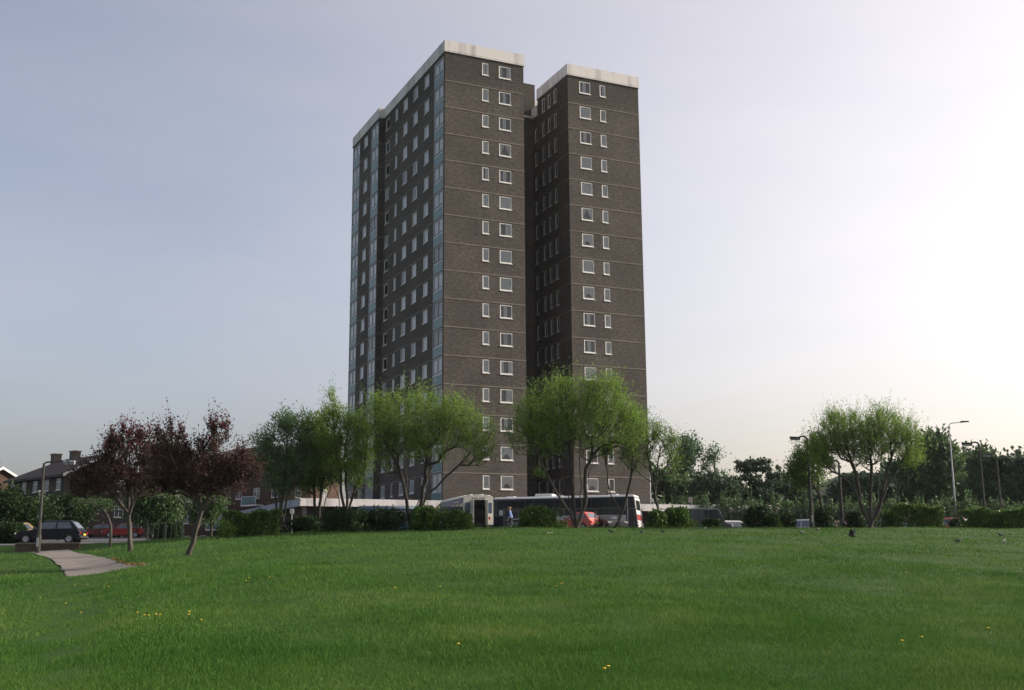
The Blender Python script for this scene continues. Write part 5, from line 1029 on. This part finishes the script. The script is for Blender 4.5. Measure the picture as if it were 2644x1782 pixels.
p = at(470, 1195, 138); q = at(735, 1195, 128); house('block_of_flats', 'long red brown flats with white balconies behind the crab apples', (p[0], 138, 2.9), math.atan2(-10, q[0]-p[0]), math.hypot(q[0]-p[0], 10), 9, p[2]-2.9, 1.6, 2, 3, M_brick2, balc=(2, 4))
# green roofed hall on the right
p = at(2150, 1300, 140); o = thing('hall', 'low hall with green pitched roof and dark blue wall behind the domed willow', 'building', (p[0], 140, 3.0))
M_gr = pm('mossy green roof', (.022, .034, .020), (.016, .026, .016), 2, .9); M_bl = pm('dark blue cladding', (.035, .045, .065), (.025, .034, .05), 1, .7, stretch=(6, 6, .3))
m = MB(); m.box(-3.4, 9.0, 0, 8, -.3, 6.4); m.build('wall', M_bl, o)
m = MB(); m.poly([(-3.8, -.4, 6.3), (9.4, -.4, 6.3), (9.4, 4, 9.4), (3.0, 4, 9.4)]); m.poly([(9.4, 8.4, 6.3), (-3.8, 8.4, 6.3), (3.0, 4, 9.4), (9.4, 4, 9.4)]); m.poly([(-3.8, 8.4, 6.3), (-3.8, -.4, 6.3), (3.0, 4, 9.4)]); m.poly([(9.4, -.4, 6.3), (9.4, 8.4, 6.3), (9.4, 4, 9.4)]); r = m.build('roof', M_gr, o); sd = r.modifiers.new('thick', 'SOLIDIFY'); sd.thickness = .12; sd.offset = 1
for i in range(4): m = MB(); m.box(-2.6+i*2.9, -2.5+i*2.9, -.05, -.002, 0, 6.2); m.build('cladding_rib', M_steel, o)

# ------------------------------------------------------------------ people
def skin_part(name, pts, edges, mat, parent, root=0, sub=2):
    me = bpy.data.meshes.new(name); me.from_pydata([p[:3] for p in pts], edges, []); me.materials.append(mat); o = link(name, me, parent)
    md = o.modifiers.new('skin', 'SKIN'); sv = me.skin_vertices[0].data
    for i, p in enumerate(pts): sv[i].radius = (p[3], p[4] if len(p) > 4 else p[3]); sv[i].use_root = (i == root)
    md.use_smooth_shade = True; s = o.modifiers.new('sub', 'SUBSURF'); s.levels = sub; s.render_levels = sub; return o
M_skin = pm('skin', (.42, .26, .19), (.36, .21, .15), 6, .6)
def person(label, loc, rz, top, legs, hair, lean=.08, stride=.22, arms=.15, seated=False, s=1.0, legs_name='trousers'):
    o = thing('person', label, 'person', loc, rz, 'people beside the vehicles'); o.scale = (s, s, s)
    k = [(0, 0, .92, .13, .10), (.01, 0, 1.12, .12, .09), (lean*.6, 0, 1.32, .15, .10), (lean, 0, 1.44, .07, .06), (lean+.02, 0, 1.52, .05), (lean+.05, 0, 1.60, .075, .085), (lean+.05, 0, 1.68, .075, .085)]
    hp = -.02
    if seated: L1 = [(.38, .10, .90, .07), (.40, .10, .48, .05), (.50, .10, .42, .04)]; L2 = [(.38, -.10, .90, .07), (.40, -.10, .48, .05), (.50, -.10, .42, .04)]
    else: L1 = [(stride*.45, .09, .50, .06), (stride*.5, .09, .09, .042), (stride*.5+.14, .09, .04, .035)]; L2 = [(-stride*.25, -.09, .50, .06), (-stride, -.09, .10, .042), (-stride+.13, -.09, .05, .035)]
    pts = k+[(0, .09, .86, .085)]+L1+[(0, -.09, .86, .085)]+L2
    sh = [(lean*.8, .17, 1.37, .055), (lean*.8-arms*.3, .22, 1.12, .043), (lean*.8+arms*.6, .22, .92, .033)]; sh2 = [(lean*.8, -.17, 1.37, .055), (lean*.8+arms*.4, -.22, 1.12, .043), (lean*.8+arms, -.20, .93, .033)]
    pts += sh+sh2; E_ = [(0, 1), (1, 2), (2, 3), (3, 4), (4, 5), (5, 6), (0, 7), (7, 8), (8, 9), (9, 10), (0, 11), (11, 12), (12, 13), (13, 14), (2, 15), (15, 16), (16, 17), (2, 18), (18, 19), (19, 20)]
    for base_i, sgn in ((17, 1), (20, -1)):       # five fingers from each palm
        wx, wy, wz = pts[base_i][:3]; n0 = len(pts); pts.append((wx+.015, wy, wz-.07, .026, .016)); E_.append((base_i, n0))
        for f, (dy, ln) in enumerate(((.022, .055), (.008, .075), (-.006, .07), (-.020, .055))):
            n1_ = len(pts); pts.append((wx+.02+dy, wy, wz-.07-ln*.55, .008)); pts.append((wx+.03+dy, wy-.004*sgn, wz-.07-ln, .007)); E_.append((n0, n1_)); E_.append((n1_, n1_+1))
        n1_ = len(pts); pts.append((wx+.045, wy-.01*sgn, wz-.06, .009)); pts.append((wx+.055, wy-.015*sgn, wz-.10, .008)); E_.append((n0, n1_)); E_.append((n1_, n1_+1))
    skin_part('body', pts, E_, M_skin, o)
    g_ = .018; tp = [(p[0], p[1], p[2], p[3]+g_+.012, (p[4] if len(p) > 4 else p[3])+g_+.012) for p in (k[0], k[1], k[2])]+[(k[3][0], 0, 1.42, .085, .075)]+[(q[0], q[1], q[2], q[3]+g_) for q in sh]+[(q[0], q[1], q[2], q[3]+g_) for q in sh2]
    tp[0] = (0, 0, .84, .155, .125); skin_part('jacket', tp, [(0, 1), (1, 2), (2, 3), (2, 4), (4, 5), (5, 6), (2, 7), (7, 8), (8, 9)], top, o)
    lp = [(0, 0, .93, .14, .11), (0, .09, .86, .10)]+[(q[0], q[1], q[2], q[3]+.02) for q in L1[:2]]+[(0, -.09, .86, .10)]+[(q[0], q[1], q[2], q[3]+.02) for q in L2[:2]]
    skin_part(legs_name, lp, [(0, 1), (1, 2), (2, 3), (0, 4), (4, 5), (5, 6)], legs, o)
    skin_part('hair', [(lean+.02, 0, 1.63, .085, .09), (lean+.035, 0, 1.72, .085, .088), (lean-.02, 0, 1.56, .06, .075)], [(0, 1), (0, 2)], hair, o)
    hd = MB(); 
    for sg in (-1, 1): hd.lathe([(.001, .012), (.011, .008), (.012, 0)], 8, (lean+.125, sg*.03, 1.635), 'x')
    hd.build('eyes', M_dark, o); hd = MB(); hd.hexa([(lean+.12, -.012, 1.59), (lean+.150, -.010, 1.595), (lean+.150, .010, 1.595), (lean+.12, .012, 1.59), (lean+.12, -.008, 1.635), (lean+.128, -.006, 1.635), (lean+.128, .006, 1.635), (lean+.12, .008, 1.635)]); hd.build('nose', M_skin, o)
    return o
M_bluej = pm('light blue jacket cloth', (.20, .30, .55), (.15, .24, .46), 4, .9); M_blued = pm('blue coat cloth', (.08, .20, .38), (.06, .15, .3), 4, .9); M_jean = pm('dark trousers cloth', (.03, .035, .05), (.022, .026, .04), 4, .9)
M_ging = pm('ginger hair', (.42, .22, .09), (.32, .16, .06), 9, .7); M_brn = pm('dark brown hair', (.03, .02, .015), (.022, .015, .012), 9, .7)
q = gx(1320, 80); person('person in light blue jacket with ginger hair walking past the coach door', q, PI-.1, M_bluej, M_jean, M_ging)
q = gx(1127, 78); person('person in blue coat half hidden by shrubs left of the minibus', q, -1.2, M_blued, M_jean, M_ging)
bp_ = np.array([pa[0], 77.5])+np.array([math.cos(ang), math.sin(ang)])*2.35; person('dark clothed person sitting inside the open minibus', (bp_[0]-.18, bp_[1], float(terr(pa[0], 79))+.40), ang, M_jean, M_jean, M_brn, seated=True, s=.95)

# ------------------------------------------------------------------ birds, dandelions, litter on the grass
def meadow_at(px, row):
    lo, hi = 8.0, 66.0; d = ray(px, row); sl = d[2]/d[1]; xx = d[0]/d[1]
    for _ in range(40):
        mid = (lo+hi)/2
        if EYE+sl*mid > float(terr(xx*mid, mid)): lo = mid
        else: hi = mid
    return (xx*lo, lo, float(terr(xx*lo, lo)))
M_feather = pm('black feathers', (.022, .022, .026), (.035, .035, .04), 8, .6); M_grey = pm('grey feathers', (.05, .05, .056), (.035, .035, .04), 8, .6)
def bird(label, loc, rz, mat, s=1.0, wings=False):
    o = thing('bird', label, 'bird', loc, rz, 'birds feeding on the meadow'); o.scale = (s, s, s)
    skin_part('body', [(-.17, 0, .11, .012, .035), (-.09, 0, .125, .04, .045), (0, 0, .14, .06, .062), (.08, 0, .165, .045, .048), (.12, 0, .205, .03, .03), (.145, 0, .225, .032, .032), (.175, 0, .222, .012, .012), (.195, 0, .217, .005, .005)], [(i, i+1) for i in range(7)], mat, o, 2, 1)
    for sg in (-1, 1):
        m = MB(); m.tube([(.01, sg*.025, .10), (.015, sg*.025, .05), (.0, sg*.028, .005)], .006, 5); m.tube([(.0, sg*.028, .005), (.045, sg*.028, .004)], .005, 4); m.build('leg', M_dark, o)
        m = MB()
        if wings: m.poly([(.06, sg*.05, .19), (.02, sg*.18, .33), (-.10, sg*.26, .42), (-.14, sg*.16, .30), (-.10, sg*.04, .17)]); 
        else: m.poly([(.06, sg*.055, .17), (.0, sg*.072, .16), (-.16, sg*.03, .11), (-.15, sg*.02, .125), (.02, sg*.045, .195)])
        w_ = m.build('wing', mat, o); sd = w_.modifiers.new('thick', 'SOLIDIFY'); sd.thickness = .012
    m = MB(); m.hexa([(-.27, -.035, .075), (-.12, -.025, .105), (-.12, .025, .105), (-.27, .035, .075), (-.27, -.035, .085), (-.12, -.025, .125), (-.12, .025, .125), (-.27, .035, .085)]); m.build('tail', mat, o)
    return o
BL = [((2199, 1392), 2.6, M_feather, 1.0, True, 'black bird lifting its wings on the grass below the domed willow'), ((2111, 1373), .5, M_feather, .8, False, 'dark bird near the crest left of the wing lifting bird'), ((2069, 1381), 3.4, M_grey, .8, False, 'grey bird on the grass below the first right lamp post'),
      ((2475, 1404), .2, M_feather, .85, False, 'black bird on the right grass, lowest of the three there'), ((2584, 1387), 2.9, M_feather, .8, False, 'dark bird near the crest below the clipped right hedge'), ((2592, 1406), .8, M_grey, .85, False, 'grey bird nearest the right picture edge'),
      ((1578, 1378), 3.0, M_feather, .85, False, 'dark bird near the crest below the leaning willow'), ((1658, 1379), .4, M_feather, .8, False, 'dark bird near the crest below the coach rear'), ((1711, 1378), 2.4, M_grey, .8, False, 'grey bird on the crest below the thin open tree'), ((1820, 1370), 1.0, M_feather, .8, False, 'dark bird on the crest below the slate van')]
for (pr, rz, mt, s, wg, lb) in BL: bird(lb, meadow_at(*pr), rz, mt, s, wg)
M_yel = pm('dandelion yellow', (.75, .50, .02), (.65, .40, .015), 20, .8); M_stemg = pm('dandelion stalk', (.08, .13, .03), (.06, .1, .025), 9, .8)
fl = MB(); fl.lathe([(.001, .0), (.018, .004), (.026, .012), (.022, .019), (.010, .022), (.001, .022)], 10); flm = fl.mesh('flower_head', M_yel, True); stm = MB(); stm.tube([(0, 0, -.085), (.006, 0, -.04), (0, 0, .0)], .0035, 5); stm = stm.mesh('stalk', M_stemg)
DL = [(372, 1604), (383, 1605), (401, 1602), (412, 1603), (353, 1597), (487, 1595), (486, 1603), (518, 1618), (193, 1521), (225, 1519), (280, 1525), (103, 1554), (169, 1570), (642, 1503), (635, 1511), (208, 1596), (1020, 1531), (1136, 1528), (1183, 1685), (1437, 1527), (1571, 1747), (1561, 1753), (2340, 1490), (2330, 1677), (2381, 1667), (2553, 1642), (695, 1502), (1450, 1520)]
for i, (px_, r_) in enumerate(DL):
    b = meadow_at(px_, r_); o = thing('dandelion', 'single yellow dandelion flower standing in the meadow grass', 'flower', (b[0], b[1], b[2]+.085), i*1.3, 'dandelions in the meadow'); o.scale = (.7,)*3; link('flower_head', flm, o); link('stalk', stm, o)
b = meadow_at(1420, 1380); m = MB(); m.poly([(-.13, -.05, .05), (.0, -.08, .09), (.14, -.04, .06), (.12, .06, .08), (-.02, .08, .05), (-.12, .06, .09)]); o = m.build('litter_scrap', M_white); sd = o.modifiers.new('thick', 'SOLIDIFY'); sd.thickness = .004; o.location = b; tag(o, 'white scrap of litter on the grass below the coach', 'litter')

# ------------------------------------------------------------------ hazy air over the whole place
m = bpy.data.materials.new('spring haze'); m.use_nodes = True; n_ = m.node_tree; n_.nodes.remove(n_.nodes['Principled BSDF'])
v = n_.nodes.new('ShaderNodeVolumePrincipled'); v.inputs['Density'].default_value = .00008; v.inputs['Color'].default_value = (.86, .90, .95, 1); v.inputs['Anisotropy'].default_value = .35
n_.links.new(v.outputs[0], n_.nodes['Material Output'].inputs['Volume'])
b = MB(); b.box(-330, 330, -40, 330, -2, 58); o = b.build('haze', m); o['kind'] = 'stuff'; o['label'] = 'thin spring haze softening the far trees'
